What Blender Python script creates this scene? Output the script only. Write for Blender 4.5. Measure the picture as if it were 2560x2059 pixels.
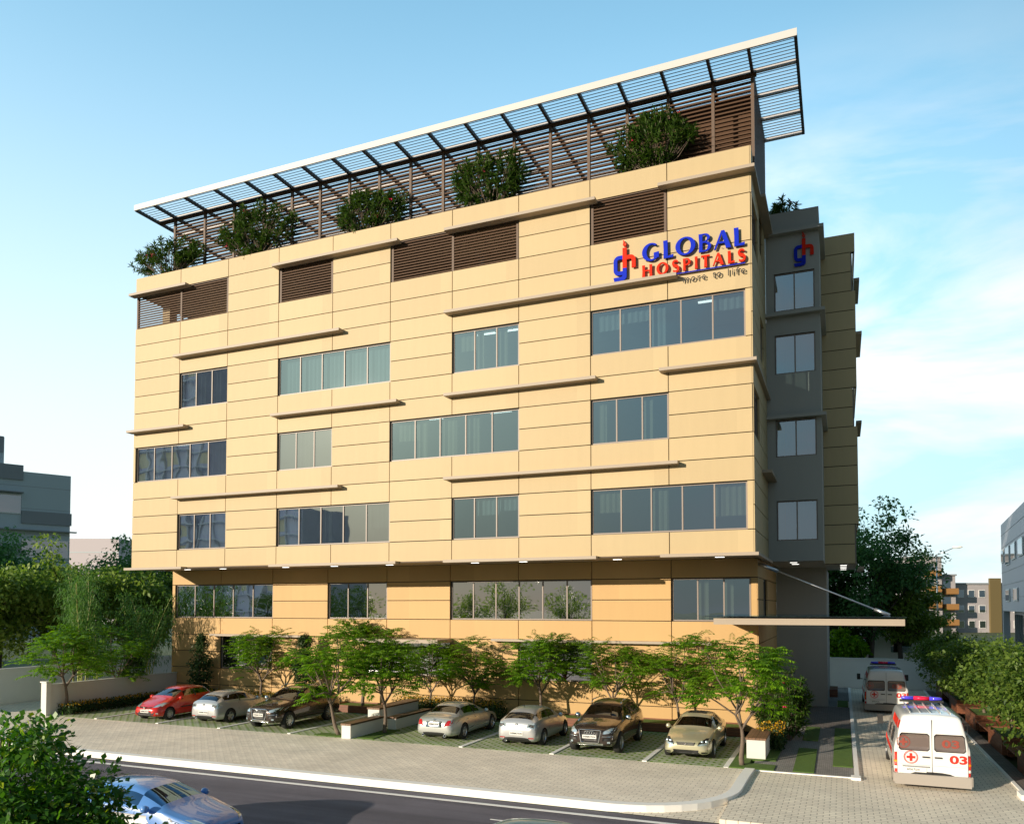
import bpy, bmesh, math, random
import numpy as np
from mathutils import Vector, Matrix
from mathutils.bvhtree import BVHTree
for o in list(bpy.data.objects): bpy.data.objects.remove(o)
SC = bpy.context.scene; COL = SC.collection
# ---------------------------------------------------------------- camera
YAW, PITCH = 0.397588065, 0.0363618932
cd_ = bpy.data.cameras.new('camera'); cam = bpy.data.objects.new('camera', cd_); COL.objects.link(cam)
Rv = Vector((math.cos(YAW), math.sin(YAW), 0)); Fv = Vector((-math.sin(YAW)*math.cos(PITCH), math.cos(YAW)*math.cos(PITCH), math.sin(PITCH))); Uv = Rv.cross(Fv)
M4 = Matrix((( Rv.x, Uv.x, -Fv.x, 34.0864), (Rv.y, Uv.y, -Fv.y, -30.0048), (Rv.z, Uv.z, -Fv.z, 5.0), (0, 0, 0, 1)))
cam.matrix_world = M4
cd_.sensor_width = 36; cd_.lens = 1963.2/2560*36; cd_.shift_y = 413.915/2560; cd_.clip_end = 6000; cd_.clip_start = .1
SC.camera = cam
# ---------------------------------------------------------------- light
SUN_EL = math.radians(14.0); SUN_AZ = math.atan2(0.66, 1.0)     # sun stands in the front left: rays travel +x, +y, down
ray = Vector((math.sin(SUN_AZ)*math.cos(SUN_EL), math.cos(SUN_AZ)*math.cos(SUN_EL), -math.sin(SUN_EL)))
sl = bpy.data.lights.new('sun', 'SUN'); sl.energy = 5.0; sl.angle = math.radians(.5); sl.color = (1, .87, .69)
so = bpy.data.objects.new('sun', sl); COL.objects.link(so); so.rotation_euler = ray.to_track_quat('-Z', 'Y').to_euler(); so.location = (-30, -60, 40)
W = bpy.data.worlds.new('World'); SC.world = W; W.use_nodes = True
nt = W.node_tree; nt.nodes.clear()
def N(t, typ, **k):
    n = t.nodes.new(typ)
    for a, v in k.items(): setattr(n, a, v)
    return n
def setin(n, **k):
    for a, v in k.items(): n.inputs[a.replace('_', ' ')].default_value = v
    return n
sky = N(nt, 'ShaderNodeTexSky', sky_type='NISHITA', sun_disc=False, sun_elevation=SUN_EL, altitude=0, air_density=1.0, dust_density=.6, ozone_density=2.5)
sky.sun_rotation = math.atan2(-ray.x, -ray.y) % (2*math.pi)      # nishita: angle from +y towards +x
tc = N(nt, 'ShaderNodeTexCoord'); mp = N(nt, 'ShaderNodeMapping'); mp.inputs['Scale'].default_value = (1.5, 1.5, 4.2); mp.inputs['Location'].default_value = (2.1, .9, .55)
mp.inputs['Rotation'].default_value = (0.0, -.35, 0)
nz = N(nt, 'ShaderNodeTexNoise'); setin(nz, Scale=1.9, Detail=10, Roughness=.55, Distortion=.4)
cr = N(nt, 'ShaderNodeValToRGB'); cr.color_ramp.elements[0].position = .44; cr.color_ramp.elements[1].position = .60
# haze towards the horizon thins upward; clouds sit low on the right (east) side
sx = N(nt, 'ShaderNodeSeparateXYZ')
low = N(nt, 'ShaderNodeMapRange'); low.inputs[1].default_value = .34; low.inputs[2].default_value = .6; low.inputs[3].default_value = 1; low.inputs[4].default_value = 0; low.interpolation_type = 'SMOOTHSTEP'
east = N(nt, 'ShaderNodeMapRange'); east.inputs[1].default_value = -.35; east.inputs[2].default_value = .0
m1 = N(nt, 'ShaderNodeMath', operation='MULTIPLY'); m2 = N(nt, 'ShaderNodeMath', operation='MULTIPLY'); m3 = N(nt, 'ShaderNodeMath', operation='MULTIPLY'); m3.inputs[1].default_value = .9
hz = N(nt, 'ShaderNodeMapRange'); hz.inputs[1].default_value = 0.0; hz.inputs[2].default_value = .68; hz.inputs[3].default_value = .96; hz.inputs[4].default_value = .0; hz.interpolation_type = 'SMOOTHSTEP'
gain = N(nt, 'ShaderNodeMixRGB', blend_type='MULTIPLY'); gain.inputs[0].default_value = 1; gain.inputs[2].default_value = (2.35, 2.75, 2.2, 1)
mixh = N(nt, 'ShaderNodeMixRGB'); mixh.inputs[2].default_value = (5.6, 5.9, 6.1, 1)
mixc = N(nt, 'ShaderNodeMixRGB'); mixc.inputs[2].default_value = (7.2, 7.25, 7.4, 1)
bg = N(nt, 'ShaderNodeBackground'); bg.inputs['Strength'].default_value = .1; wo = N(nt, 'ShaderNodeOutputWorld')
L = nt.links.new
L(tc.outputs['Generated'], mp.inputs[0]); L(mp.outputs[0], nz.inputs['Vector']); L(nz.outputs['Fac'], cr.inputs[0]); L(tc.outputs['Generated'], sx.inputs[0])
L(sx.outputs['Z'], low.inputs[0]); L(sx.outputs['X'], east.inputs[0]); L(low.outputs[0], m1.inputs[0]); L(east.outputs[0], m1.inputs[1]); L(m1.outputs[0], m2.inputs[0]); L(cr.outputs[0], m2.inputs[1]); L(m2.outputs[0], m3.inputs[0])
L(sx.outputs['Z'], hz.inputs[0]); L(sky.outputs[0], gain.inputs[1]); L(gain.outputs[0], mixh.inputs[1]); he = N(nt, 'ShaderNodeMapRange'); he.inputs[1].default_value = -.25; he.inputs[2].default_value = .2; he.inputs[3].default_value = 1; he.inputs[4].default_value = .9; L(sx.outputs['X'], he.inputs[0]); hm = N(nt, 'ShaderNodeMath', operation='MULTIPLY'); L(hz.outputs[0], hm.inputs[0]); L(he.outputs[0], hm.inputs[1]); L(hm.outputs[0], mixh.inputs[0]); hc = N(nt, 'ShaderNodeMixRGB'); hc.inputs[1].default_value = (4.75, 4.85, 4.9, 1); hc.inputs[2].default_value = (3.1, 4.15, 5.1, 1); L(east.outputs[0], hc.inputs[0]); L(hc.outputs[0], mixh.inputs[2]); L(mixh.outputs[0], mixc.inputs[1]); L(m3.outputs[0], mixc.inputs[0])
# the sky is brighter in the north west, dimmer to the east and south
dt = N(nt, 'ShaderNodeVectorMath', operation='DOT_PRODUCT'); dt.inputs[1].default_value = (-.7, .71, 0); L(tc.outputs['Generated'], dt.inputs[0])
fm = N(nt, 'ShaderNodeMapRange'); fm.interpolation_type = 'SMOOTHSTEP'; fm.inputs[1].default_value = -.05; fm.inputs[2].default_value = 1.0; fm.inputs[3].default_value = .45; fm.inputs[4].default_value = 1.75; L(dt.outputs['Value'], fm.inputs[0])
vm = N(nt, 'ShaderNodeVectorMath', operation='SCALE'); L(mixc.outputs[0], vm.inputs[0]); L(fm.outputs[0], vm.inputs['Scale']); L(vm.outputs[0], bg.inputs['Color']); L(bg.outputs[0], wo.inputs[0])
SC.view_settings.view_transform = 'Standard'; SC.view_settings.look = 'None'; SC.view_settings.exposure = 0.26; SC.view_settings.gamma = 1
SC.cycles.max_bounces = 8; SC.cycles.transparent_max_bounces = 24; SC.cycles.glossy_bounces = 4; SC.cycles.transmission_bounces = 4; SC.cycles.caustics_reflective = False; SC.cycles.caustics_refractive = False; SC.cycles.sample_clamp_indirect = 6
# ---------------------------------------------------------------- materials
def mat(name, col, rough=.6, metal=0, var=0, vscale=3, bump=0, bscale=40, spec=.5, coat=0, emis=None, estr=0, streak=False):
    m = bpy.data.materials.new(name); m.use_nodes = True; t = m.node_tree; b = t.nodes['Principled BSDF']
    b.inputs['Base Color'].default_value = (*col, 1); b.inputs['Roughness'].default_value = rough; b.inputs['Metallic'].default_value = metal; b.inputs['Specular IOR Level'].default_value = spec
    if coat: b.inputs['Coat Weight'].default_value = coat; b.inputs['Coat Roughness'].default_value = .03
    if emis: b.inputs['Emission Color'].default_value = (*emis, 1); b.inputs['Emission Strength'].default_value = estr
    tc = N(t, 'ShaderNodeTexCoord')
    if var:
        n = N(t, 'ShaderNodeTexNoise'); setin(n, Scale=vscale, Detail=6, Roughness=.6); src = tc.outputs['Object']
        if streak:
            mp = N(t, 'ShaderNodeMapping'); mp.inputs['Scale'].default_value = (1.6, 1.6, .16); t.links.new(src, mp.inputs[0]); src = mp.outputs[0]
        t.links.new(src, n.inputs['Vector'])
        x = N(t, 'ShaderNodeMixRGB'); x.inputs[1].default_value = (*[c*(1-var) for c in col], 1); x.inputs[2].default_value = (*[min(1, c*(1+var)) for c in col], 1)
        t.links.new(n.outputs['Fac'], x.inputs[0]); t.links.new(x.outputs[0], b.inputs['Base Color'])
    if bump:
        n = N(t, 'ShaderNodeTexNoise'); setin(n, Scale=bscale, Detail=4); t.links.new(tc.outputs['Object'], n.inputs['Vector'])
        bp = N(t, 'ShaderNodeBump'); bp.inputs['Strength'].default_value = bump; bp.inputs['Distance'].default_value = .02; t.links.new(n.outputs['Fac'], bp.inputs['Height']); t.links.new(bp.outputs[0], b.inputs['Normal'])
    return m
def panel_mat(name, col, bx, ox, oz, rz):
    """cladding: every panel a touch different, faint streaks and fine texture"""
    m = mat(name, col, .55, var=.05, vscale=2.2, bump=.08, bscale=160, spec=.35, streak=True); t = m.node_tree; b = t.nodes['Principled BSDF']
    src = b.inputs['Base Color'].links[0].from_socket
    tc = N(t, 'ShaderNodeTexCoord'); ad = N(t, 'ShaderNodeVectorMath', operation='ADD'); ad.inputs[1].default_value = (-ox, 0, -oz)
    dv = N(t, 'ShaderNodeVectorMath', operation='DIVIDE'); dv.inputs[1].default_value = (bx, 300, rz); fl = N(t, 'ShaderNodeVectorMath', operation='FLOOR'); wn = N(t, 'ShaderNodeTexWhiteNoise')
    mr = N(t, 'ShaderNodeMapRange'); mr.inputs[3].default_value = .95; mr.inputs[4].default_value = 1.04
    x = N(t, 'ShaderNodeMixRGB', blend_type='MULTIPLY'); x.inputs[0].default_value = 1
    l = t.links.new; l(tc.outputs['Object'], ad.inputs[0]); l(ad.outputs[0], dv.inputs[0]); l(dv.outputs[0], fl.inputs[0]); l(fl.outputs[0], wn.inputs['Vector']); l(wn.outputs['Value'], mr.inputs[0]); l(src, x.inputs[1]); l(mr.outputs[0], x.inputs[2]); l(x.outputs[0], b.inputs['Base Color'])
    return m
def glass_mat(name, tint=(.40, .52, .53), gcol=(.66, .82, .95), fac=.4, rough=.015, wob=.0):
    m = bpy.data.materials.new(name); m.use_nodes = True; t = m.node_tree; t.nodes.clear()
    tr = N(t, 'ShaderNodeBsdfTransparent'); tr.inputs[0].default_value = (*tint, 1); gl = N(t, 'ShaderNodeBsdfGlossy'); gl.inputs['Color'].default_value = (*gcol, 1); gl.inputs['Roughness'].default_value = rough
    fr = N(t, 'ShaderNodeFresnel'); fr.inputs[0].default_value = 1.5; mr = N(t, 'ShaderNodeMapRange'); mr.inputs[3].default_value = fac; mr.inputs[4].default_value = 1
    mx = N(t, 'ShaderNodeMixShader'); o = N(t, 'ShaderNodeOutputMaterial'); l = t.links.new
    l(fr.outputs[0], mr.inputs[0]); l(mr.outputs[0], mx.inputs[0]); l(tr.outputs[0], mx.inputs[1]); l(gl.outputs[0], mx.inputs[2]); l(mx.outputs[0], o.inputs[0])
    if wob:
        tc = N(t, 'ShaderNodeTexCoord'); n = N(t, 'ShaderNodeTexNoise'); setin(n, Scale=.7, Detail=1); bp = N(t, 'ShaderNodeBump'); bp.inputs['Strength'].default_value = wob; bp.inputs['Distance'].default_value = .05
        l(tc.outputs['Object'], n.inputs['Vector']); l(n.outputs['Fac'], bp.inputs['Height']); l(bp.outputs[0], gl.inputs['Normal'])
    return m
def leaf_mat(name, c1, c2, trans=.35, rough=.5, c3=None):
    m = bpy.data.materials.new(name); m.use_nodes = True; t = m.node_tree; b = t.nodes['Principled BSDF']; o = t.nodes['Material Output']
    g = N(t, 'ShaderNodeNewGeometry'); cr = N(t, 'ShaderNodeValToRGB'); e = cr.color_ramp.elements; e[0].color = (*c1, 1); e[1].color = (*c2, 1)
    if c3: x = cr.color_ramp.elements.new(.93); x.color = (*c2, 1); e[-1].position = 1; e[-1].color = (*c3, 1)
    tl = N(t, 'ShaderNodeBsdfTranslucent'); mx = N(t, 'ShaderNodeMixShader'); mx.inputs[0].default_value = trans; l = t.links.new
    hs = N(t, 'ShaderNodeHueSaturation'); hs.inputs['Value'].default_value = 1.25; hs.inputs['Saturation'].default_value = 1.1
    l(g.outputs['Random Per Island'], cr.inputs[0]); l(cr.outputs[0], b.inputs['Base Color']); l(cr.outputs[0], hs.inputs['Color']); l(hs.outputs[0], tl.inputs[0]); b.inputs['Roughness'].default_value = rough; b.inputs['Specular IOR Level'].default_value = .35
    l(b.outputs[0], mx.inputs[1]); l(tl.outputs[0], mx.inputs[2]); l(mx.outputs[0], o.inputs[0])
    return m
def paver_mat(name, c1, c2, mortar, bw=.22, bh=.11, wave=.03, cellgrass=None, msize=.012, amount=.5, rot=0):
    m = bpy.data.materials.new(name); m.use_nodes = True; t = m.node_tree; b = t.nodes['Principled BSDF']; l = t.links.new
    tc = N(t, 'ShaderNodeTexCoord'); mp = N(t, 'ShaderNodeMapping'); mp.inputs['Rotation'].default_value = (0, 0, rot); s = N(t, 'ShaderNodeSeparateXYZ'); pp = N(t, 'ShaderNodeMath', operation='PINGPONG'); pp.inputs[1].default_value = bw/4*1.0
    mu = N(t, 'ShaderNodeMath', operation='MULTIPLY'); mu.inputs[1].default_value = wave/(bw/4) if bw else 0; ad = N(t, 'ShaderNodeMath', operation='ADD'); cb = N(t, 'ShaderNodeCombineXYZ')
    br = N(t, 'ShaderNodeTexBrick'); setin(br, Color1=(*c1, 1), Color2=(*c2, 1), Mortar=(*mortar, 1), Scale=1, Mortar_Size=msize, Mortar_Smooth=.3, Bias=0, Brick_Width=bw, Row_Height=bh); br.offset = .5
    l(tc.outputs['Object'], mp.inputs[0]); l(mp.outputs[0], s.inputs[0]); l(s.outputs['X'], pp.inputs[0]); l(pp.outputs[0], mu.inputs[0]); l(mu.outputs[0], ad.inputs[0]); l(s.outputs['Y'], ad.inputs[1]); l(s.outputs['X'], cb.inputs[0]); l(ad.outputs[0], cb.inputs[1]); l(cb.outputs[0], br.inputs['Vector'])
    n = N(t, 'ShaderNodeTexNoise'); setin(n, Scale=.55, Detail=8, Roughness=.65); l(tc.outputs['Object'], n.inputs['Vector'])
    mr = N(t, 'ShaderNodeMapRange'); mr.inputs[1].default_value = .3; mr.inputs[2].default_value = .7; mr.inputs[3].default_value = 1-amount*.36; mr.inputs[4].default_value = 1+amount*.22; l(n.outputs['Fac'], mr.inputs[0])
    x = N(t, 'ShaderNodeMixRGB', blend_type='MULTIPLY'); x.inputs[0].default_value = 1; col = br.outputs['Color']
    if cellgrass:
        ng = N(t, 'ShaderNodeTexNoise'); setin(ng, Scale=1.1, Detail=6); l(tc.outputs['Object'], ng.inputs['Vector']); nf = N(t, 'ShaderNodeTexNoise'); setin(nf, Scale=45, Detail=3); l(tc.outputs['Object'], nf.inputs['Vector'])
        am = N(t, 'ShaderNodeMapRange'); am.inputs[1].default_value = .34; am.inputs[2].default_value = .58; am.inputs[3].default_value = .35; l(ng.outputs['Fac'], am.inputs[0])
        gc = N(t, 'ShaderNodeMixRGB'); gc.inputs[1].default_value = (*[c*.6 for c in cellgrass], 1); gc.inputs[2].default_value = (*[c*1.5 for c in cellgrass], 1); l(nf.outputs['Fac'], gc.inputs[0])
        inv = N(t, 'ShaderNodeMath', operation='MULTIPLY'); l(br.outputs['Fac'], inv.inputs[0]); l(am.outputs[0], inv.inputs[1]); gx = N(t, 'ShaderNodeMixRGB'); l(inv.outputs[0], gx.inputs[0]); l(col, gx.inputs[1]); l(gc.outputs[0], gx.inputs[2]); col = gx.outputs[0]
    l(col, x.inputs[1]); l(mr.outputs[0], x.inputs[2]); l(x.outputs[0], b.inputs['Base Color']); b.inputs['Roughness'].default_value = .8
    bp = N(t, 'ShaderNodeBump'); bp.invert = True; bp.inputs['Strength'].default_value = .6; bp.inputs['Distance'].default_value = .01; l(br.outputs['Fac'], bp.inputs['Height']); l(bp.outputs[0], b.inputs['Normal'])
    return m
def wood_mat(name, c1, c2, plank=.12, axis='Z', scale=3):
    m = bpy.data.materials.new(name); m.use_nodes = True; t = m.node_tree; b = t.nodes['Principled BSDF']; l = t.links.new
    tc = N(t, 'ShaderNodeTexCoord'); mp = N(t, 'ShaderNodeMapping'); mp.inputs['Scale'].default_value = (1, 1, 9); n = N(t, 'ShaderNodeTexNoise'); setin(n, Scale=scale, Detail=7, Roughness=.65); l(tc.outputs['Object'], mp.inputs[0]); l(mp.outputs[0], n.inputs['Vector'])
    x = N(t, 'ShaderNodeMixRGB'); x.inputs[1].default_value = (*c1, 1); x.inputs[2].default_value = (*c2, 1); mr = N(t, 'ShaderNodeMapRange'); mr.inputs[1].default_value = .35; mr.inputs[2].default_value = .65; l(n.outputs['Fac'], mr.inputs[0]); l(mr.outputs[0], x.inputs[0])
    s = N(t, 'ShaderNodeSeparateXYZ'); l(tc.outputs['Object'], s.inputs[0]); md = N(t, 'ShaderNodeMath', operation='MODULO'); ab = N(t, 'ShaderNodeMath', operation='ABSOLUTE'); l(s.outputs[axis], ab.inputs[0]); l(ab.outputs[0], md.inputs[0]); md.inputs[1].default_value = plank
    gt = N(t, 'ShaderNodeMath', operation='GREATER_THAN'); gt.inputs[1].default_value = .012; l(md.outputs[0], gt.inputs[0]); mm = N(t, 'ShaderNodeMapRange'); mm.inputs[3].default_value = .25; l(gt.outputs[0], mm.inputs[0])
    y = N(t, 'ShaderNodeMixRGB', blend_type='MULTIPLY'); y.inputs[0].default_value = 1; l(x.outputs[0], y.inputs[1]); l(mm.outputs[0], y.inputs[2]); l(y.outputs[0], b.inputs['Base Color']); b.inputs['Roughness'].default_value = .5
    return m
def asphalt_mat():
    m = mat('asphalt', (.135, .125, .148), .8, spec=.2, var=.35, vscale=.35, bump=.5, bscale=220); t = m.node_tree; b = t.nodes['Principled BSDF']; src = b.inputs['Base Color'].links[0].from_socket
    tc = N(t, 'ShaderNodeTexCoord'); v = N(t, 'ShaderNodeTexNoise'); setin(v, Scale=190, Detail=2); mr = N(t, 'ShaderNodeMapRange'); mr.inputs[1].default_value = .35; mr.inputs[2].default_value = .7; mr.inputs[3].default_value = .55; mr.inputs[4].default_value = 1.7
    mp = N(t, 'ShaderNodeMapping'); mp.inputs['Scale'].default_value = (.08, 1.6, 1); n2 = N(t, 'ShaderNodeTexNoise'); setin(n2, Scale=1.2, Detail=5); m2 = N(t, 'ShaderNodeMapRange'); m2.inputs[1].default_value = .3; m2.inputs[2].default_value = .7; m2.inputs[3].default_value = .75; m2.inputs[4].default_value = 1.25
    x = N(t, 'ShaderNodeMixRGB', blend_type='MULTIPLY'); x.inputs[0].default_value = 1; y = N(t, 'ShaderNodeMixRGB', blend_type='MULTIPLY'); y.inputs[0].default_value = 1; l = t.links.new
    l(tc.outputs['Object'], v.inputs['Vector']); l(v.outputs['Fac'], mr.inputs[0]); l(src, x.inputs[1]); l(mr.outputs[0], x.inputs[2]); l(tc.outputs['Object'], mp.inputs[0]); l(mp.outputs[0], n2.inputs['Vector']); l(n2.outputs['Fac'], m2.inputs[0]); l(x.outputs[0], y.inputs[1]); l(m2.outputs[0], y.inputs[2]); l(y.outputs[0], b.inputs['Base Color'])
    return m
B = 3.11460919; R0 = 6.9445; RH = .9
def rz(r): return R0 + RH*r
M = dict(
 upper=panel_mat('cream_cladding', (.525, .40, .222), B, 0, R0, RH), lower=panel_mat('ochre_cladding', (.56, .355, .15), 3.44, 0, 6.165-.89*7, .89), seam=mat('seam_black', (.015, .014, .012), .8),
 ledge=mat('ledge_paint', (.38, .31, .24), .55, var=.05, bump=.05), brown=mat('louvre_brown', (.10, .055, .032), .6, spec=.15, var=.15, vscale=5), brown2=mat('frame_brown', (.15, .105, .08), .5, spec=.2), grey=mat('grey_render', (.38, .375, .355), .75, var=.06, vscale=.6, bump=.1, bscale=90, streak=True),
 white=mat('white_paint', (.8, .79, .77), .5, var=.04), fascia=mat('fascia_white', (.60, .58, .56), .4), darkmetal=mat('dark_metal', (.06, .055, .055), .4, metal=.3), slat=mat('pergola_slat', (.5, .48, .48), .4, var=.05),
 glass=glass_mat('window_glass', wob=.06), glass2=glass_mat('window_glass_mirrored', tint=(.3, .36, .36), fac=.55, gcol=(.92, .92, .96), wob=.1), frame=mat('window_frame', (.27, .22, .19), .45),
 curtain=mat('curtain_white', (.42, .44, .45), .8), warm=mat('blind_sand', (.75, .55, .33), .8),
 blind=mat('blind_warm', (.42, .36, .27), .8),
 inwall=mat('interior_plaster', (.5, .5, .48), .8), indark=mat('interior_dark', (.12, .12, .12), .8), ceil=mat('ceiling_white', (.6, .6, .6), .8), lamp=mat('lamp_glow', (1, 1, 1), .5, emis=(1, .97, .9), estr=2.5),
 steel=mat('brushed_steel', (.6, .6, .62), .3, metal=.9), blue=mat('sign_blue', (.0, .02, .5), .6, spec=.15), red=mat('sign_red', (.75, .02, .0), .6, spec=.15), black=mat('sign_black', (.01, .01, .012), .5),
 pave=paver_mat('cream_pavers', (.94, .84, .70), (.84, .74, .61), (.46, .39, .32), .32, .16, .045, msize=.010), drive=paver_mat('driveway_pavers', (.92, .82, .66), (.82, .72, .58), (.46, .39, .30), .28, .17, .035, msize=.012), cobble=paver_mat('grey_cobbles', (.36, .34, .32), (.24, .23, .22), (.14, .13, .12), .12, .07, .01), cobble2=paver_mat('dark_brick_paving', (.22, .19, .17), (.15, .13, .12), (.10, .09, .08), .2, .1, .0),
 grid=paver_mat('grass_pavers', (.58, .57, .48), (.50, .50, .42), (.1, .16, .03), .42, .2, .03, cellgrass=(.16, .27, .03), msize=.05), asphalt=asphalt_mat(), kerb=mat('kerb_concrete', (.9, .88, .84), .6, var=.06, vscale=2), paint=mat('road_paint', (.8, .8, .78), .6, var=.12, vscale=6),
 lawn=mat('lawn_green', (.085, .16, .02), .9, var=.45, vscale=14, bump=.8, bscale=150), earth=mat('earth_green', (.06, .085, .03), .95, var=.4, vscale=.05), soil=mat('soil_brown', (.07, .045, .03), .95, var=.3, vscale=9),
 timber=wood_mat('timber_planter', (.13, .04, .018), (.24, .085, .035)), deck=wood_mat('timber_seat', (.14, .07, .035), (.25, .14, .08), .11, 'X'), plinth=mat('white_plinth', (.68, .67, .64), .7, var=.05),
 bark=mat('bark_grey', (.16, .12, .09), .9, var=.4, vscale=12, bump=.6, bscale=40), barkd=mat('bark_dark', (.07, .055, .045), .9, var=.4, vscale=10, bump=.6, bscale=30), culm=mat('bamboo_culm', (.28, .30, .08), .45, var=.3, vscale=3),
 leafA=leaf_mat('feather_leaf', (.07, .19, .01), (.24, .43, .025), .48), leafD=leaf_mat('dark_leaf', (.02, .05, .015), (.06, .11, .03), .3), leafO=leaf_mat('oleander_leaf', (.03, .08, .015), (.10, .17, .03), .35, .4), leafP=leaf_mat('broad_leaf', (.05, .11, .015), (.17, .25, .04), .4),
 leafT=leaf_mat('tree_leaf', (.12, .22, .03), (.29, .38, .08), .45), leafB=leaf_mat('bamboo_leaf', (.06, .15, .03), (.14, .27, .06), .42), leafF=leaf_mat('bush_leaf', (.03, .10, .015), (.12, .28, .03), .4, .3, c3=(.42, .5, .03)), leafG=leaf_mat('back_tree_leaf', (.05, .14, .045), (.12, .26, .08), .4),
 pink=mat('flower_pink', (.6, .02, .10), .6), flower=leaf_mat('flower_orange', (.45, .20, .01), (.6, .38, .02), .2), tyre=mat('tyre_rubber', (.02, .02, .02), .8), rim=mat('alloy_rim', (.62, .62, .63), .28, metal=.85), carglass=glass_mat('car_glass', (.30, .33, .34), (.85, .9, 1), .12), trim=mat('black_trim', (.02, .02, .02), .5), seat=mat('seat_tan', (.5, .36, .24), .6), seatd=mat('seat_dark', (.08, .05, .04), .6),
 lens=mat('headlight_lens', (.55, .68, .75), .08, metal=.5, coat=1), tail=mat('tail_lamp', (.45, .01, .01), .12, coat=1), plate=mat('number_plate', (.82, .82, .78), .4), chrome=mat('chrome', (.8, .8, .8), .1, metal=1), amber=mat('amber_lens', (.9, .3, .02), .2))
# ---------------------------------------------------------------- helpers
WL = {}
class MB:
    def __init__(s): s.v = []; s.f = []; s.m = []
    def add(s, vs, fs, mi=0):
        o = len(s.v); s.v += [tuple(v) for v in vs]; s.f += [tuple(i+o for i in f) for f in fs]; s.m += [mi]*len(fs); return s
    def box(s, a, b, mi=0):
        x0, y0, z0 = a; x1, y1, z1 = b
        return s.add([(x0,y0,z0),(x1,y0,z0),(x1,y1,z0),(x0,y1,z0),(x0,y0,z1),(x1,y0,z1),(x1,y1,z1),(x0,y1,z1)], [(0,3,2,1),(4,5,6,7),(0,1,5,4),(1,2,6,5),(2,3,7,6),(3,0,4,7)], mi)
    def prism(s, poly, z0, z1, mi=0):
        n = len(poly); vs = [(x, y, z0) for x, y in poly]+[(x, y, z1) for x, y in poly]
        return s.add(vs, [tuple(range(n-1, -1, -1)), tuple(range(n, 2*n))]+[(i, (i+1) % n, n+(i+1) % n, n+i) for i in range(n)], mi)
    def tube(s, p0, p1, r0, r1=None, n=6, mi=0, cap=True):
        r1 = r0 if r1 is None else r1; p0 = Vector(p0); p1 = Vector(p1); d = (p1-p0).normalized(); a = d.orthogonal().normalized(); b = d.cross(a)
        vs = [p0+(a*math.cos(2*math.pi*i/n)+b*math.sin(2*math.pi*i/n))*r0 for i in range(n)]+[p1+(a*math.cos(2*math.pi*i/n)+b*math.sin(2*math.pi*i/n))*r1 for i in range(n)]
        fs = [(i, (i+1) % n, n+(i+1) % n, n+i) for i in range(n)]
        if cap: fs += [tuple(range(n-1, -1, -1)), tuple(range(n, 2*n))]
        return s.add(vs, fs, mi)
    def lathe(s, prof, c, axis='x', n=20, mi=0):
        vs = []; fs = []
        for a, r in prof:
            for i in range(n):
                t = 2*math.pi*i/n; u, w = r*math.cos(t), r*math.sin(t)
                vs.append((c[0]+a, c[1]+u, c[2]+w) if axis == 'x' else ((c[0]+u, c[1]+a, c[2]+w) if axis == 'y' else (c[0]+u, c[1]+w, c[2]+a)))
        for j in range(len(prof)-1):
            for i in range(n): fs.append((j*n+i, j*n+(i+1) % n, (j+1)*n+(i+1) % n, (j+1)*n+i))
        return s.add(vs, fs, mi)
    def build(s, name, mats, parent=None, smooth=False, off=None):
        o_ = Vector(off) if off is not None else Vector(WL.get(parent.name, (0, 0, 0)) if parent else (0, 0, 0))
        me = bpy.data.meshes.new(name); me.from_pydata([(v[0]-o_.x, v[1]-o_.y, v[2]-o_.z) for v in s.v], [], s.f)
        mats = mats if isinstance(mats, (list, tuple)) else [mats]
        for m in mats: me.materials.append(m)
        if len(mats) > 1: me.polygons.foreach_set('material_index', s.m)
        if smooth: me.polygons.foreach_set('use_smooth', [True]*len(me.polygons))
        me.update(); o = bpy.data.objects.new(name, me); COL.objects.link(o)
        if parent: o.parent = parent
        WL[o.name] = tuple(o_); return o
def tag(o, label=None, cat=None, group=None, kind=None):
    if label: o['label'] = label
    if cat: o['category'] = cat
    if group: o['group'] = group
    if kind: o['kind'] = kind
    return o
def thing(name, loc, label, cat, group=None, rot=0, local=False):
    o = bpy.data.objects.new(name, None); COL.objects.link(o); o.location = loc; o.rotation_euler = (0, 0, rot); o.empty_display_size = .3
    WL[o.name] = (0, 0, 0) if local else tuple(loc); return tag(o, label, cat, group)
def solo(mb, name, mats, loc, label, cat, group=None, smooth=False):
    o = mb.build(name, mats, None, smooth, off=loc); o.location = loc; return tag(o, label, cat, group)
def structure(mb, name, m, smooth=False): return tag(mb.build(name, m, None, smooth), kind='structure')
def dup(root, loc, rot=None, label=None, group=None, scale=None):
    r = root.copy(); COL.objects.link(r); r.location = loc
    if rot is not None: r.rotation_euler = (0, 0, rot)
    if scale: r.scale = (scale,)*3 if not isinstance(scale, tuple) else scale
    if label: r['label'] = label
    if group: r['group'] = group
    for ch in list(root.children):
        c = ch.copy(); COL.objects.link(c); c.parent = r
        for g in list(ch.children):
            d = g.copy(); COL.objects.link(d); d.parent = c
    return r
def mesh_np(name, verts, faces, m, parent=None):
    """verts (n,3), faces (k,4) quads"""
    me = bpy.data.meshes.new(name); nv = len(verts); nf = len(faces)
    me.vertices.add(nv); me.vertices.foreach_set('co', np.asarray(verts, dtype=np.float32).ravel())
    me.loops.add(nf*4); me.loops.foreach_set('vertex_index', np.asarray(faces, dtype=np.int32).ravel())
    me.polygons.add(nf); me.polygons.foreach_set('loop_start', np.arange(0, nf*4, 4, dtype=np.int32))
    me.materials.append(m); me.update(calc_edges=True); me.validate()
    o = bpy.data.objects.new(name, me); COL.objects.link(o)
    if parent: o.parent = parent
    WL[o.name] = (0, 0, 0); return o
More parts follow.
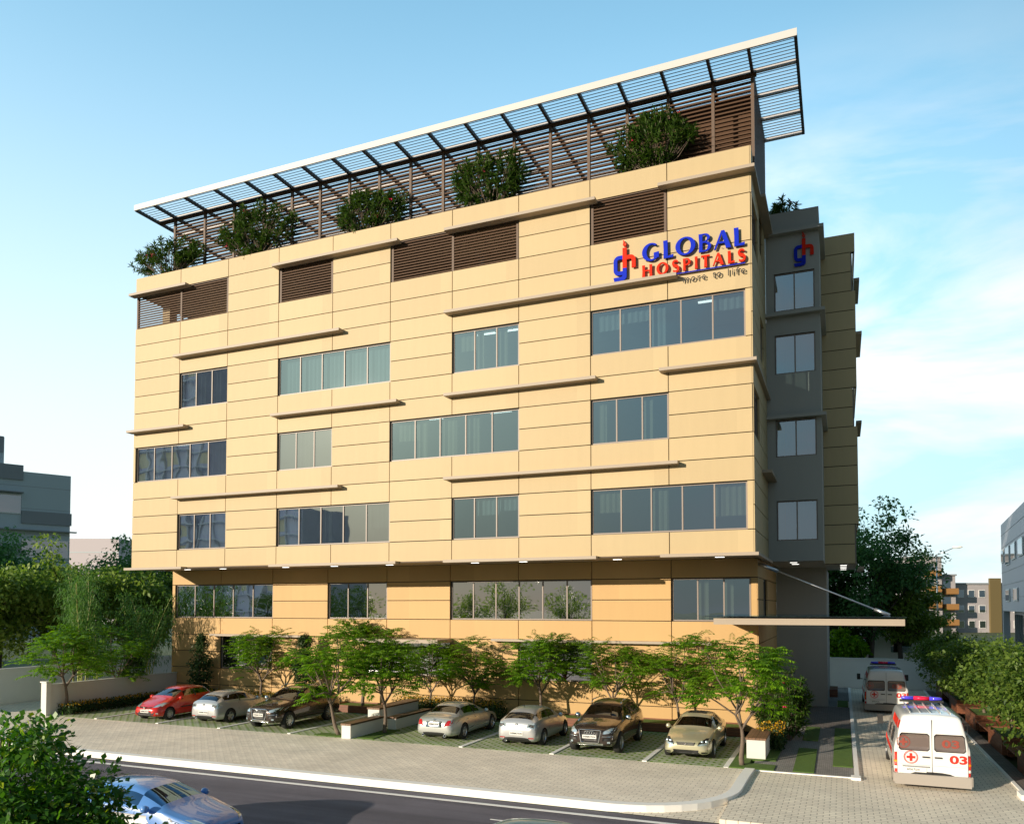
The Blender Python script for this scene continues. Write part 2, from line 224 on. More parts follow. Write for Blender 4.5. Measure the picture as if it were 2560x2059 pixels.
# ================================================================ GROUND
g = MB(); g.box((-900, -500, -.9), (1100, 1400, -.15)); structure(g, 'ground', M['earth'])
g = MB(); g.box((-400, -36, -.149), (400, -10.85, -.12)); structure(g, 'road', M['asphalt'])
def ribbon(pts, w, z0, z1):
    mb = MB(); P = [Vector((x, y)) for x, y in pts]; l = []; r = []
    for i, p in enumerate(P):
        d = (P[min(i+1, len(P)-1)]-P[max(i-1, 0)]).normalized(); n = Vector((-d.y, d.x)); l.append(p+n*w/2); r.append(p-n*w/2)
    for i in range(len(P)-1):
        a = [l[i], r[i], r[i+1], l[i+1]]
        mb.add([(p.x, p.y, z0) for p in a]+[(p.x, p.y, z1) for p in a], [(4, 5, 6, 7), (0, 1, 5, 4), (2, 3, 7, 6), (1, 2, 6, 5), (3, 0, 4, 7)])
    return mb
arc = [(28.6+2.72*math.sin(t), -7.85-2.72*math.cos(t)) for t in [math.radians(a) for a in range(0, 91, 9)]]
arc = [(x+(.05 if i else 0), y) for i, (x, y) in enumerate(arc)]
poly = [(-60, -4.8), (-60, -10.45)]+[(x-.12 if i > 3 else x, y+.1) for i, (x, y) in enumerate(arc)]+[(31.25, -4.75), (30.75, -4.75)]
g = MB().prism(poly, -.14, 0.0); structure(g, 'forecourt_pavement', M['pave'])
g = MB().prism([(31.3, -4.75), (31.35, -10.86), (39.2, -10.86), (38.5, -5.6), (38.5, 22.6), (33.3, 22.6), (33.3, 12.4), (34.4, 12.4), (34.4, -4.75)], -.14, -.012)
g.add([(28.9, -10.88, -.10), (31.349, -10.88, -.10), (31.349, -6.5, -.10), (30.4, -9.4, -.10)], [(0, 1, 2, 3)])
structure(g, 'driveway', M['drive'])
structure(ribbon([(-60, -10.6), (10, -10.6), (28.6, -10.6)]+arc[1:]+[(31.38, -6.2), (31.42, -4.9)], .29, -.13, .07), 'forecourt_kerb', M['kerb'])
structure(ribbon([(34.42, -4.9), (34.42, 22.4)], .13, -.13, .05), 'driveway_kerb', M['kerb'])
g = ribbon([(31.45, -4.82), (34.36, -4.82)], .09, -.05, .014); g.box((34.26, -5.1, -.1), (34.52, -4.7, .06)); structure(g, 'entrance_edging', M['kerb'])
g = ribbon([(38.5, 22.6), (38.5, -5.4)], .1, -.1, .03); g.box((38.3, -6.0, -.1), (38.75, -5.4, .12)); structure(g, 'driveway_edge_kerb', M['kerb'])
g = MB().box((38.56, -5.4, -.14), (39.0, 22.6, .0)); structure(g, 'planter_path', M['cobble2'])
g = MB().box((1.0, -4.79, -.14), (30.62, 1.25, .004)); structure(g, 'parking_pavement', M['grid'])
g = MB().box((30.6, -4.74, -.13), (30.76, 1.2, .012)); structure(g, 'parking_edge_strip', M['kerb'])
g = MB()
for x in (3.42, 7.06, 10.45, 14.0, 21.52, 24.95, 28.13): g.box((x-.075, -4.8, .0), (x+.075, 1.0, .03))
structure(g, 'parking_lines', M['paint'])
g = MB().box((-400, -11.38, -.121), (400, -11.24, -.115)); structure(g, 'road_edge_line', M['paint'])
g = MB()
for i in range(-20, 20): g.box((i*12+2.2, -12.60, -.121), (i*12+3.6, -12.56, -.115))
structure(g, 'road_centre_dashes', M['paint'])
g = MB().box((31.42, -4.76, -.1), (34.36, 5.0, .004)); structure(g, 'entrance_path', M['cobble'])
g = MB().box((31.0, 5.0, -.1), (34.36, 12.4, .012)); structure(g, 'entrance_apron', M['cobble2'])
def lawn(name, polys, z=.03):
    mb = MB()
    for p in polys: mb.prism(p, -.05, z)
    o = structure(mb, name, M['lawn']); return o
lawn('lawn_strip', [[(32.64, -4.63), (33.24, -4.63), (33.22, -.4), (32.62, -.4)]]); lawn('lawn_strip', [[(32.66, 1.4), (33.2, 1.4), (33.2, 4.95), (32.66, 4.95)]]); lawn('lawn_strip', [[(33.75, -3.3), (34.33, -3.3), (34.33, 4.95), (33.75, 4.95)]]); lawn('lawn_strip', [[(33.8, 12.6), (34.3, 12.6), (34.3, 15.2), (33.8, 15.2)]])
lawn('lawn_corner', [[(30.77, -4.72), (32.1, -4.72), (32.1, -3.9), (31.3, -3.85), (31.3, -3.3), (32.05, -3.2), (32.1, .9), (30.77, 1.2)]]); lawn('lawn_patch', [[(17.02, -4.6), (17.75, -4.6), (17.6, -2.4), (17.02, -2.4)], [(15.1, -4.7), (16.4, -4.7), (16.4, -4.1), (15.1, -4.1)]])
g = MB().box((33.36, 12.4, -.1), (33.78, 17, .006)).box((33.78, 15.2, -.1), (34.36, 22.6, .006)); structure(g, 'rear_path', M['cobble'])
g = MB().box((-8, 23.2, -.14), (140, 75, .35)); structure(g, 'rear_lawn', M['lawn'])
g = MB().box((-5.55, -10.4, -.14), (1.0, 23, -.02)); structure(g, 'side_yard', M['pave'])
# ================================================================ HOSPITAL
X1 = 10*B
HB = thing('hospital_building', (15, 0, 0), 'five storey cream panelled hospital with louvred roof terrace and ochre lower floors', 'building')
def part(mb, name, mats, parent=None, smooth=False): return mb.build(name, mats, parent or HB, smooth)
up_win = [(1,2,1,3,3),(3,5,1,3,5),(6,7,1,3,3),(8,9.93,1,3,5),(.06,2,5,7,5),(3,4,5,7,3),(5,7,5,7,5),(8,9,5,7,3),(1,2,9,11,3),(3,5,9,11,5),(6,7,9,11,3),(8,9.93,9,11,5)]
up_louv = [(0,2,14,16),(3,4,14,16),(5,7,14,16),(8,9,14,16)]
def inopen(i, r, lst): return any(math.floor(a[0]) <= i and i+1 <= math.ceil(a[1]) and a[2] <= r < a[3] for a in lst)
opens = [w[:4] for w in up_win]+up_louv
G = .017
# panels (cells), each a thin box in front of a dark backing
mb = MB()
for i in range(10):
    for r in range(17):
        if inopen(i, r, opens): continue
        mb.box((i*B+G, -.03, rz(r)+G), ((i+1)*B-G, .05, rz(r+1)-G), 0)
for w in up_win:
    if w[1] == 9.93: mb.box((9.93*B, -.03, rz(w[2])+G), (X1-G, .05, rz(w[3])-G), 0)
    if w[0] == .06: mb.box((G, -.03, rz(w[2])+G), (.05*B, .05, rz(w[3])-G), 0)
# backing wall with reveals (rows between openings)
for i in range(10):
    r = 0
    while r < 17:
        if inopen(i, r, opens): r += 1; continue
        e = r
        while e < 17 and not inopen(i, e, opens): e += 1
        mb.box((i*B, .048, rz(r)+.002), ((i+1)*B, .24, rz(e)-.002), 1); r = e
for w in up_win:
    if w[1] == 9.93: mb.box((9.93*B, .048, rz(w[2])), (X1, .24, rz(w[3])), 1)
# right flank panels, x = X1, y 0..5.8 (seam at 2.95)
side_open = [(0.35, 2.75, 1+4, 3+4), (0.35, 2.75, 13, 14), (3.1, 4.9, 9, 11), (0.35, 2.75, 13-4+0, 11)]
side_open = [(.25, 2.3, 5, 7), (.25, 2.3, 11+2, 13+2), (3.05, 4.6, 9+0, 11), (3.05, 4.6, 14, 16)]
for y0, y1 in ((0, 2.95), (2.95, 5.8)):
    for r in range(17):
        so_ = [s for s in side_open if s[0] >= y0-.01 and s[1] <= y1 and s[2] <= r < s[3]]
        if so_:
            a, b_ = so_[0][0], so_[0][1]
            if a-y0 > .05: mb.box((X1-.05, y0+G, rz(r)+G), (X1+.03, a, rz(r+1)-G), 0)
            mb.box((X1-.05, b_, rz(r)+G), (X1+.03, y1-G, rz(r+1)-G), 0)
        else: mb.box((X1-.05, y0+G-(.03 if y0 == 0 else 0), rz(r)+G), (X1+.03, y1-G, rz(r+1)-G), 0)
for s in range(1): mb.box((X1-.2, 5.5, rz(0)), (X1-.06, 5.8, rz(17)-.02), 1)
mb.box((X1-.06, 0.05, rz(0)), (X1-.052, 5.8, rz(5)), 1); mb.box((X1-.06, .05, rz(16)), (X1-.052, 5.8, rz(17)-.02), 1)
# left flank and soffit, parapet inside
mb.box((0, .05, rz(0)), (.1, 12, rz(13.9)), 1); mb.box((0.02, .25, rz(16)), (.2, 6, rz(17)-.01), 1)
part(mb, 'upper_wall', [M['upper'], M['seam']])
mb = MB().box((0.0, .05, R0-.005), (X1-.01, 12, R0+.13)); part(mb, 'soffit', M['ledge'])
mb = MB().box((0.3, .24, rz(16)), (X1-.3, 9, rz(16)+.25)); part(mb, 'roof_deck', M['ledge'])
# interior: floors, rear walls, ceilings
mb = MB()
for k in range(4):
    z = rz(4*k); mb.box((.15, .26, z+.14 if k == 0 else z-.25), (X1-.1, 5.4, z+.2), 0)
mb.box((.15, 5.4, R0+.1), (X1-.1, 5.6, rz(12)), 1)
for k, xs in ((0, (2*B, 3*B, 5.4*B, 7.5*B)), (1, (2.4*B, 4.5*B, 7.5*B)), (2, (2.3*B, 5.4*B, 7.5*B))):
    for x in xs: mb.box((x-.06, .3, rz(4*k)+.21), (x+.06, 5.4, rz(4*k+4)-.26), 1)
part(mb, 'interior', [M['ceil'], M['inwall']])
for a_, b_ in (((6*B+.3, 2.6, rz(12)), (X1-.2, 2.8, rz(16))), ((2.9*B, 2.6, rz(12)), (6*B, 2.8, rz(16))), ((.2, 5.0, rz(12)), (3.2, 5.2, rz(16))), ((.8, 1.0, rz(12)), (1.3, 1.5, rz(16)))): part(MB().box(a_, b_), 'terrace_wall', M['upper'])
mb = MB()
mb.add([(1.15*B, 5, rz(12)), (2.9*B, 5, rz(12)), (2.9*B, 5, rz(13.6)), (1.15*B, 5, rz(15.7)), (1.15*B, 5.2, rz(12)), (2.9*B, 5.2, rz(12)), (2.9*B, 5.2, rz(13.6)), (1.15*B, 5.2, rz(15.7))], [(0, 1, 2, 3), (7, 6, 5, 4), (3, 2, 6, 7), (0, 3, 7, 4), (1, 5, 6, 2)])
part(mb, 'terrace_wall', M['upper'])
mb = MB().box((3*B-.5, .3, rz(16)-.12), (X1-.2, 5.2, rz(16)-.004)).box((.2, .3, rz(12)+.0), (X1-.2, 5.2, rz(12)+.1)); part(mb, 'terrace_slab', M['ceil'])
# windows
rnd = random.Random(5)
def window(x0, x1, z0, z1, n, y, label=None, mirrored=False, lights=0, dark=False, curtain=True):
    fr = MB(); t = .055; d0, d1 = y+.06, y+.14
    fr.box((x0, d0, z0), (x1, d1, z0+t)); fr.box((x0, d0, z1-t), (x1, d1, z1)); ws = (x1-x0)/n
    for k in range(n+1):
        x = x0+ws*k; a = max(x0, x-t/2) if k else x0; b_ = a+t if k < n else x1; a = a if k < n else x1-t
        fr.box((a, d0-.004, z0+t), (b_, d1+.004, z1-t))
    # dark reveal
    fr.box((x0-.0, y+.005, z1-.012), (x1, y+.06, z1+.0), 1); fr.box((x0, y+.005, z0), (x0+.012, y+.3, z1-.012), 1)
    o = part(fr, 'window', [M['frame'], M['seam']])
    gl = MB()
    for k in range(n):
        a, b_ = x0+ws*k+t/2, x0+ws*(k+1)-t/2; s = rnd.uniform(-.004, .004); q = rnd.uniform(-.003, .003)
        gl.add([(a, d0+.03-s, z0+t), (b_, d0+.03+s, z0+t), (b_, d0+.03+s+q, z1-t), (a, d0+.03-s+q, z1-t)], [(0, 1, 2, 3)])
    part(gl, 'glass', M['glass2'] if mirrored else M['glass'], o)
    if curtain:
        cu = MB()
        for k in range(n):
            a, b_ = x0+ws*k, x0+ws*(k+1); m_ = rnd.random()
            if m_ < .35: continue
            zt = z0-.1 if m_ < .8 else z0+(z1-z0)*rnd.uniform(.3, .7)
            if m_ < .66: b_ = a+ws*rnd.uniform(.3, .6)
            K = max(4, int((b_-a)/.06)); vs = []
            for i in range(K+1): u = a+(b_-a)*i/K; yy = y+.34+.03*math.sin(i*1.7+k); vs += [(u, yy, zt), (u, yy, z1+.1)]
            cu.add(vs, [(2*i, 2*i+2, 2*i+3, 2*i+1) for i in range(K)])
        if cu.v: part(cu, 'curtain', M['curtain' if rnd.random() < .6 else 'blind'], o)
    if lights:
        for k in range(lights):
            x = x0+(x1-x0)*(k+.5)/lights; part(MB().box((x-.5, 1.6+y, z1+.35), (x+.5, 1.75+y, z1+.39)), 'ceiling_lamp', M['lamp'], o)
    return o
for (a, b_, r, s, n) in up_win:
    window(a*B+(.01 if a else 0), b_*B-.01, rz(r)+.005, rz(s)-.005, n, 0, mirrored=(a < 2.5 or (a == 3 and r < 9)), lights=2 if (a, r) in ((5, 5), (.06, 5), (6, 9), (8, 9), (3, 1), (1, 1)) else 0)
# side windows of the flank
for (y0, y1, r, s) in side_open:
    fr = MB().box((X1-.14, y0, rz(r)+G), (X1-.08, y1, rz(r)+.07)).box((X1-.14, y0, rz(s)-.07), (X1-.08, y1, rz(s)-G)).box((X1-.14, y0, rz(r)), (X1-.08, y0+.05, rz(s))).box((X1-.14, y1-.05, rz(r)), (X1-.08, y1, rz(s)))
    o = part(fr, 'window', M['frame']); gl = MB().add([(X1-.11, y0, rz(r)), (X1-.11, y1, rz(r)), (X1-.11, y1, rz(s)), (X1-.11, y0, rz(s))], [(0, 1, 2, 3)]); part(gl, 'glass', M['glass2'], o)
# louvres in the top storey
def louvre(x0, x1, z0, z1, y, xs):
    fr = MB()
    for x in xs: fr.box((x-.05, y+.02, z0), (x+.05, y+.14, z1))
    fr.box((x0, y+.005, z1-.03), (x1, y+.16, z1+.0)); o = part(fr, 'louvre_screen', M['brown2'])
    sl_ = MB(); n = 14
    for k in range(n):
        z = z0+(k+.5)*(z1-.03-z0)/n; sl_.box((x0, y+.03, z-.026), (x1, y+.10, z+.026))
    part(sl_, 'slats', M['brown'], o)
for a, b_, r, s in up_louv: louvre(a*B+.03, b_*B-.03, rz(r)+.01, rz(s)-.01, 0, [a*B+.08]+([(a+1)*B] if b_-a > 1 else [])+[b_*B-.08])
# ledges
def ledge(a, b_, r, mid=0, d=.42, wrap=None, th=.12):
    z1 = rz(r)-.03 if r else R0+.03; z0 = z1-th; mb = MB().box((a*B, -d, z0), (b_*B, -.032, z1))
    if wrap: mb.box((X1+.032, -.03, z0), (X1+.2, wrap, z1)); 
    return part(mb, 'ledge', M['ledge'])
for r in (16, 8, 0): ledge(-.03, 1.22, r); ledge(2.96, 5.18, r); ledge(5.93, 8.1, r); ledge(8.91, 10.062, r, wrap=5.75)
for r in (12, 4): ledge(.977, 4.2, r); ledge(5.93, 9.13, r)
mb = MB()
mb.box((X1+.032, 3.05, rz(4)-.15), (X1+.42, 6.2, rz(4)-.03)); part(mb, 'ledge', M['ledge'])
mb = MB().box((X1+.2, 2.0, rz(16)-.15), (X1+.38, 5.4, rz(16)-.03)); part(mb, 'ledge', M['ledge'])
for a_, b_ in ((1.22, 2.96), (5.18, 5.93), (8.1, 8.91)): part(MB().box((a_*B, -.10, R0-.03), (b_*B, -.032, R0)), 'drip_edge', M['brown2'])
# downlights
for x in (2.2, 4.6, 8.6, 11.5, 14.6, 19.02, 21.34, 25.54, 29.68): part(MB().box((x-.17, 1.55, R0-.02), (x+.17, 1.67, R0-.005)), 'downlight', M['lamp'])
# ---- lower storeys: plane y 2.75, x 0..30.96
YL = 2.75; XL = 30.98; CB = 3.442
lz = [0.0, .825, 1.715, 2.605, 3.495, 4.385, 5.275, 6.165, R0]
lo_win = [(0.06, 2, 5, 7, 5), (3, 4, 5, 7, 3), (5, 7, 5, 7, 6), (8, 8.93, 5, 7, 3), (1, 2, 2, 4, 3), (3.66, 5, 2, 4, 4), (6, 7, 2, 4, 2)]
mb = MB(); lo_open = [w[:4] for w in lo_win]
for i in range(9):
    for r in range(8):
        if inopen(i, r, lo_open): continue
        mb.box((i*CB+.018, YL-.03, lz[r]+G), ((i+1)*CB-.018, YL+.05, lz[r+1]-G), 0)
        mb.box((i*CB, YL+.048, lz[r]-.002), ((i+1)*CB, YL+.24, lz[r+1]+.002), 1)
for w in lo_win:
    if w[1] == 8.93: mb.box((w[1]*CB, YL-.03, lz[5]+G), (XL-.018, YL+.05, lz[7]-G), 0); mb.box((w[1]*CB, YL+.048, lz[5]), (XL, YL+.24, lz[7]), 1)
    if w[0] == .06: mb.box((.018, YL-.03, lz[5]+G), (.06*CB, YL+.05, lz[7]-G), 0)
    if w[0] == 3.66: mb.box((3*CB+.018, YL-.03, lz[2]+G), (3.66*CB, YL+.05, lz[4]-G), 0); mb.box((3*CB, YL+.048, lz[2]), (3.66*CB, YL+.24, lz[4]), 1)
ys = [YL, 5.1, 7.0, 8.9, 10.7, 12.3]
for a, b_ in zip(ys[:-1], ys[1:]):
    for r in range(8):
        if (a, r) in ((5.1, 5), (5.1, 6), (5.1, 1), (5.1, 2)): continue
        mb.box((XL-.05, a+G-(.03 if a == YL else 0), lz[r]+G), (XL+.02, b_-G, lz[r+1]-G), 0)
        mb.box((XL-.2, a, lz[r]), (XL-.052, b_, lz[r+1]), 1)
mb.box((0, YL+.05, 0), (.1, 12, R0-.01), 1)
part(mb, 'lower_wall', [M['lower'], M['seam']])
for z0, z1 in ((lz[5], lz[7]), (lz[1], lz[3])):
    o = part(MB().box((XL-.16, 5.12, z0), (XL-.1, 5.18, z1)).box((XL-.16, 6.92, z0), (XL-.1, 6.98, z1)).box((XL-.16, 5.18, z1-.06), (XL-.1, 6.92, z1)), 'window', M['frame']); part(MB().add([(XL-.13, 5.12, z0), (XL-.13, 6.98, z0), (XL-.13, 6.98, z1), (XL-.13, 5.12, z1)], [(0, 1, 2, 3)]), 'glass', M['glass2'], o)
for (a, b_, r, s, n) in lo_win: window(a*CB+.02, b_*CB-.02, lz[r]+.005, lz[s]-.005, n, YL, mirrored=(r < 5 or a < 7), dark=True, curtain=(r < 5 or a > 7))
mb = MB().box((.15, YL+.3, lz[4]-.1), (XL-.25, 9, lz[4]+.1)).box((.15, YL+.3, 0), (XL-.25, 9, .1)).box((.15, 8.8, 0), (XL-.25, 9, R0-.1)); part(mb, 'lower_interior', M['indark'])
for a, b_ in ((2.99, 9.18), (19.45, 29.2)): part(MB().box((a, YL-.36, 3.43), (b_, YL-.032, 3.54)), 'ledge', M['ledge'])
part(MB().box((12.95, 1.2, 3.33), (17.35, YL-.032, 3.49)), 'window_canopy', M['ledge'])
# ---- wing behind the flank
GY = 5.8; GX = 33.39
mb = MB(); gw = [(31.53, 33.19, 17.87, 19.55), (31.53, 33.19, 15.1, 16.82), (31.53, 33.19, 11.47, 13.1), (31.53, 33.19, 7.83, 9.56)]
zs = [R0] + [v for w in reversed(gw) for v in (w[2], w[3])] + [22.25]
for k in range(len(zs)-1):
    if k % 2 == 0: mb.box((X1+.032, GY, zs[k]), (GX, GY+.2, zs[k+1]))
    else: mb.box((X1+.032, GY, zs[k]), (31.53, GY+.2, zs[k+1])); mb.box((33.19, GY, zs[k]), (GX, GY+.2, zs[k+1]))
mb.box((GX-.2, GY+.2, R0), (GX, 9.2, 22.25)); mb.box((X1+.04, GY+.2, R0), (GX-.2, 9.2, R0+.1)); mb.box((X1+.04, GY+.2, 21.4), (GX-.2, 9.2, 21.5))
part(mb, 'stair_tower_wall', M['grey'])
part(MB().box((31.0, 12.3, 0), (33.38, 12.5, 9.6)).box((33.2, 12.5, 0), (33.38, 20, R0)), 'wing_lower_wall', M['grey'])
for x0, x1, z0, z1 in gw:
    o = window(x0, x1, z0, z1, 2, GY, curtain=False)
part(MB().box((31.2, 8.6, R0+.2), (33.1, 8.8, 21.3)), 'tower_interior', M['inwall'])
cu = MB()
for x0, x1, z0, z1 in gw:
    K = 10; vs = []
    for i in range(K+1): u = x0+.05+(x1-x0-.1)*i/K*.78+.3; vs += [(u, GY+.5+.03*math.sin(i*1.9), z0-.1), (u, GY+.5+.03*math.sin(i*1.9), z1+.1)]
    cu.add(vs, [(2*i, 2*i+2, 2*i+3, 2*i+1) for i in range(K)])
part(cu, 'tower_blinds', M['curtain'])
for x0, x1, z0, z1 in gw[2:]: part(MB().box((x0, GY+.75, z0-.1), (x1, GY+.8, z1+.1)), 'warm_blind', M['warm'])
for r in (16, 12, 7):
    z = rz(r)+.0; z0 = z-.14; part(MB().box((X1+.03, GY-.3, z0), (GX+.2, GY-.002, z)).box((GX+.002, GY, z0), (GX+.2, 9.0, z)), 'ledge', M['grey'])
TX = 34.85; TY = 9.0
mb = MB()
rec = [(14, 16), (7, 9), (0, 2)]
for r in range(17):
    x = TX-.18 if any(a <= r < b_ for a, b_ in rec) else TX
    mb.box((GX+.002, TY, rz(r)+G), (x, TY+.05, rz(r+1)-G), 0); mb.box((GX-.2, TY+.048, rz(r)), (x-.01, TY+.2, rz(r+1)), 1)
    if x == TX:
        for a, b_ in ((TY, 12.2), (12.2, 15.6)): mb.box((TX-.06, a+(.052 if a == TY else G), rz(r)+G), (TX-.002, b_-G, rz(r+1)-G), 0)
mb.box((X1, TY+.25, R0), (TX-.1, 15.6, R0+.08), 2); mb.box((X1, 15.4, R0+.1), (TX-.1, 15.6, rz(17)-.1), 2); mb.box((TX-.3, TY+.3, rz(17)-.4), (TX-.1, 15.4, rz(17)-.1), 2)
part(mb, 'rear_wing_wall', [M['upper'], M['seam'], M['grey']])
for a, b_ in rec:
    o = part(MB().box((TX-.2, TY+.21, rz(a)+.02), (TX-.12, TY+.28, rz(b_)-.02)).box((TX-.2, 11, rz(a)+.02), (TX-.12, 11.07, rz(b_)-.02)), 'window', M['frame']); part(MB().add([(TX-.15, TY+.28, rz(a)), (TX-.15, 15.4, rz(a)), (TX-.15, 15.4, rz(b_)), (TX-.15, TY+.28, rz(b_))], [(0, 1, 2, 3)]), 'glass', M['glass2'], o)
for r, a, b_ in ((16, 12.2, 15.6), (12, 9.4, 13.2), (8, 12, 15.5), (0, 12, 15.6)): part(MB().box((TX, a, rz(r)-.12), (TX+.26, b_, rz(r)+.0)), 'ledge', M['ledge'])
for y in (6.9, 8.4): part(MB().box((31.98, y, R0-.015), (32.28, y+.08, R0-.004)), 'downlight', M['lamp'])
for y in (10.2, 11.7, 13.3, 15.0): part(MB().box((34.04, y, R0-.015), (34.32, y+.07, R0-.004)), 'downlight', M['lamp'])
# ---- entrance canopy with glass sheet and tie rods
cn = part(MB().prism([(29.8, -1.0), (36.0, -1.0), (36.0, 6.0), (XL+.03, 6.0), (XL+.03, YL-.04), (29.8, YL-.04)], 4.35, 4.57), 'entrance_canopy', M['ledge'])
gm = glass_mat('canopy_glass', tint=(.45, .6, .55), fac=.25); part(MB().box((29.5, -1.08, 4.63), (36.05, YL-.04, 4.65)).box((XL+.04, YL-.039, 4.63), (36.05, 6.1, 4.65)), 'glass_sheet', gm, cn)
for y in (2.95, 3.7):
    a = Vector((XL+.03, y, 6.72)); b_ = Vector((35.75, y, 4.66)); m_ = MB().tube(a, b_, .028, n=8); d = (b_-a).normalized(); m_.tube(a, a+d*.75, .07, n=8).tube(b_-d*.55, b_, .065, n=8); part(m_, 'tie_rod', M['steel'], cn, True)
m_ = MB()
for x in (31.3, 33, 34.6, 35.8): m_.box((x-.03, -.9, 4.572), (x+.03, 5.9, 4.63))
part(m_, 'glass_support', M['darkmetal'], cn)
# ---- pergola
PX = [1.82, 3.87, 5.8, 7.73, 9.43, 11.1, 12.78, 14.45, 16.12, 17.8, 19.56, 21.26, 22.93, 24.63, 26.27, 27.95, 29.7, 31.19]
PZ = 25.5; PYS = [-.67, .85, 2.45, 4.1, 5.7]; PL, PR = .5, 32.88
pg = part(MB().box((PL, -.69, PZ), (PR, -.62, PZ+.28)), 'pergola', M['fascia'])
for x in [PL+.05]+PX+[PR-.05]: part(MB().box((x-.055, -.618, PZ-.02), (x+.055, 5.72, PZ+.13)), 'rafter', M['darkmetal'], pg)
for y in PYS[1:]: part(MB().box((PL+.1, y-.05, PZ+.005), (PR-.1, y+.05, PZ+.16)), 'purlin', M['slat'], pg)
sl_ = MB(); allx = [PL]+PX+[PR]
for j in range(4):
    y0, y1 = PYS[j], PYS[j+1]; n = 8
    for k in range(1, n):
        y = y0+(y1-y0)*k/n; sl_.add([(PL+.1, y-.05, PZ+.01), (PR-.1, y-.05, PZ+.01), (PR-.1, y+.04, PZ+.08), (PL+.1, y+.04, PZ+.08), (PL+.1, y-.05, PZ+.04), (PR-.1, y-.05, PZ+.04), (PR-.1, y+.04, PZ+.11), (PL+.1, y+.04, PZ+.11)], [(3, 2, 1, 0), (4, 5, 6, 7), (0, 1, 5, 4), (2, 3, 7, 6)])
part(sl_, 'roof_slats', M['slat'], pg)
YS = .8
for x in PX: part(MB().box((x-.06, YS-.06, 22.1 if x < 31 else 21.3), (x+.06, YS+.06, PZ-.12)), 'post', M['brown2'], pg)
part(MB().box((PX[0]-1.1, YS-.07, PZ-.14), (PX[-1]+.15, YS+.07, PZ-.022)), 'head_beam', M['brown'], pg)
sl_ = MB(); z = 22.2
while z < PZ-.2:
    sl_.box((PX[0], YS-.03, z-.03), (PX[-1], YS+.055, z+.03)); z += .165
part(sl_, 'screen_slats', M['brown'], pg)
sl_ = MB(); z = 21.45
while z < PZ-.1: sl_.box((31.2, YS+.1, z), (31.24, 5.55, z+.1)); z += .13
for y in (2.0, 3.2, 4.4, 5.5): sl_.box((31.14, y-.05, 21.4), (31.2, y+.05, PZ-.02))
part(sl_, 'side_screen', M['brown'], pg)
part(MB().box((25.95, 1.9, 22.1), (31.0, 5.4, PZ-.14)), 'plant_room', M['brown'])
# back facade so nothing is hollow from the side
part(MB().box((.1, 11.9, 0), (X1-.3, 12.1, rz(14))), 'rear_wall', M['upper'])
# ================================================================ LETTERING
def arcp(cx, cy, rx, ry, a0, a1, n=18): return [(cx+rx*math.cos(math.radians(a0+(a1-a0)*i/n)), cy+ry*math.sin(math.radians(a0+(a1-a0)*i/n))) for i in range(n+1)]
def curve_mesh(splines, depth):
    cu = bpy.data.curves.new('c', 'CURVE'); cu.dimensions = '2D'; cu.fill_mode = 'BOTH'; cu.extrude = depth/2
    for pts in splines:
        s = cu.splines.new('POLY'); s.points.add(len(pts)-1)
        for p, q in zip(s.points, pts): p.co = (q[0], q[1], 0, 1)
        s.use_cyclic_u = True
    o = bpy.data.objects.new('c', cu); me = bpy.data.meshes.new_from_object(o); vs = [tuple(v.co) for v in me.vertices]; fs = [tuple(p.vertices) for p in me.polygons]
    bpy.data.objects.remove(o); bpy.data.curves.remove(cu); bpy.data.meshes.remove(me); return vs, fs
def text_geo(s, depth=.01, space=1, bold=0.0):
    cu = bpy.data.curves.new('t', 'FONT'); cu.body = s; cu.size = 1; cu.extrude = depth/2; cu.space_character = space; cu.offset = bold; cu.resolution_u = 3
    o = bpy.data.objects.new('t', cu); me = bpy.data.meshes.new_from_object(o); vs = np.array([tuple(v.co) for v in me.vertices]); fs = [tuple(p.vertices) for p in me.polygons]
    bpy.data.objects.remove(o); bpy.data.curves.remove(cu); bpy.data.meshes.remove(me); return vs, fs
def text_fit(mb, s, x0, x1, z0, z1, y, ysign=-1, depth=.01, space=1, bold=0.0, mi=0):
    """text squeezed into a rectangle on a vertical face looking along ysign; x0 is where reading starts"""
    vs, fs = text_geo(s, 1, space, bold); a = vs.min(0); b_ = vs.max(0); out = []
    for v in vs: out.append((x0+(v[0]-a[0])/(b_[0]-a[0])*(x1-x0), y+ysign*(v[2]+.5)*depth, z0+(v[1]-a[1])/(b_[1]-a[1])*(z1-z0)))
    mb.add(out, fs, mi)
def stroke(path, w, w2=None):
    P = [Vector(p) for p in path]; l = []; r = []; n = len(P)
    for i, p in enumerate(P):
        d = (P[min(i+1, n-1)]-P[max(i-1, 0)]).normalized(); q = Vector((-d.y, d.x)); ww = w if not callable(w) else w(i/(n-1)); l.append(tuple(p+q*ww/2)); r.append(tuple(p-q*ww/2))
    return l+r[::-1]
T = .26
S_path = arcp(.5, .735, .36, .215, 25, 270, 14)[:-1]+arcp(.5, .27, .38, .235, 90, -150, 14)
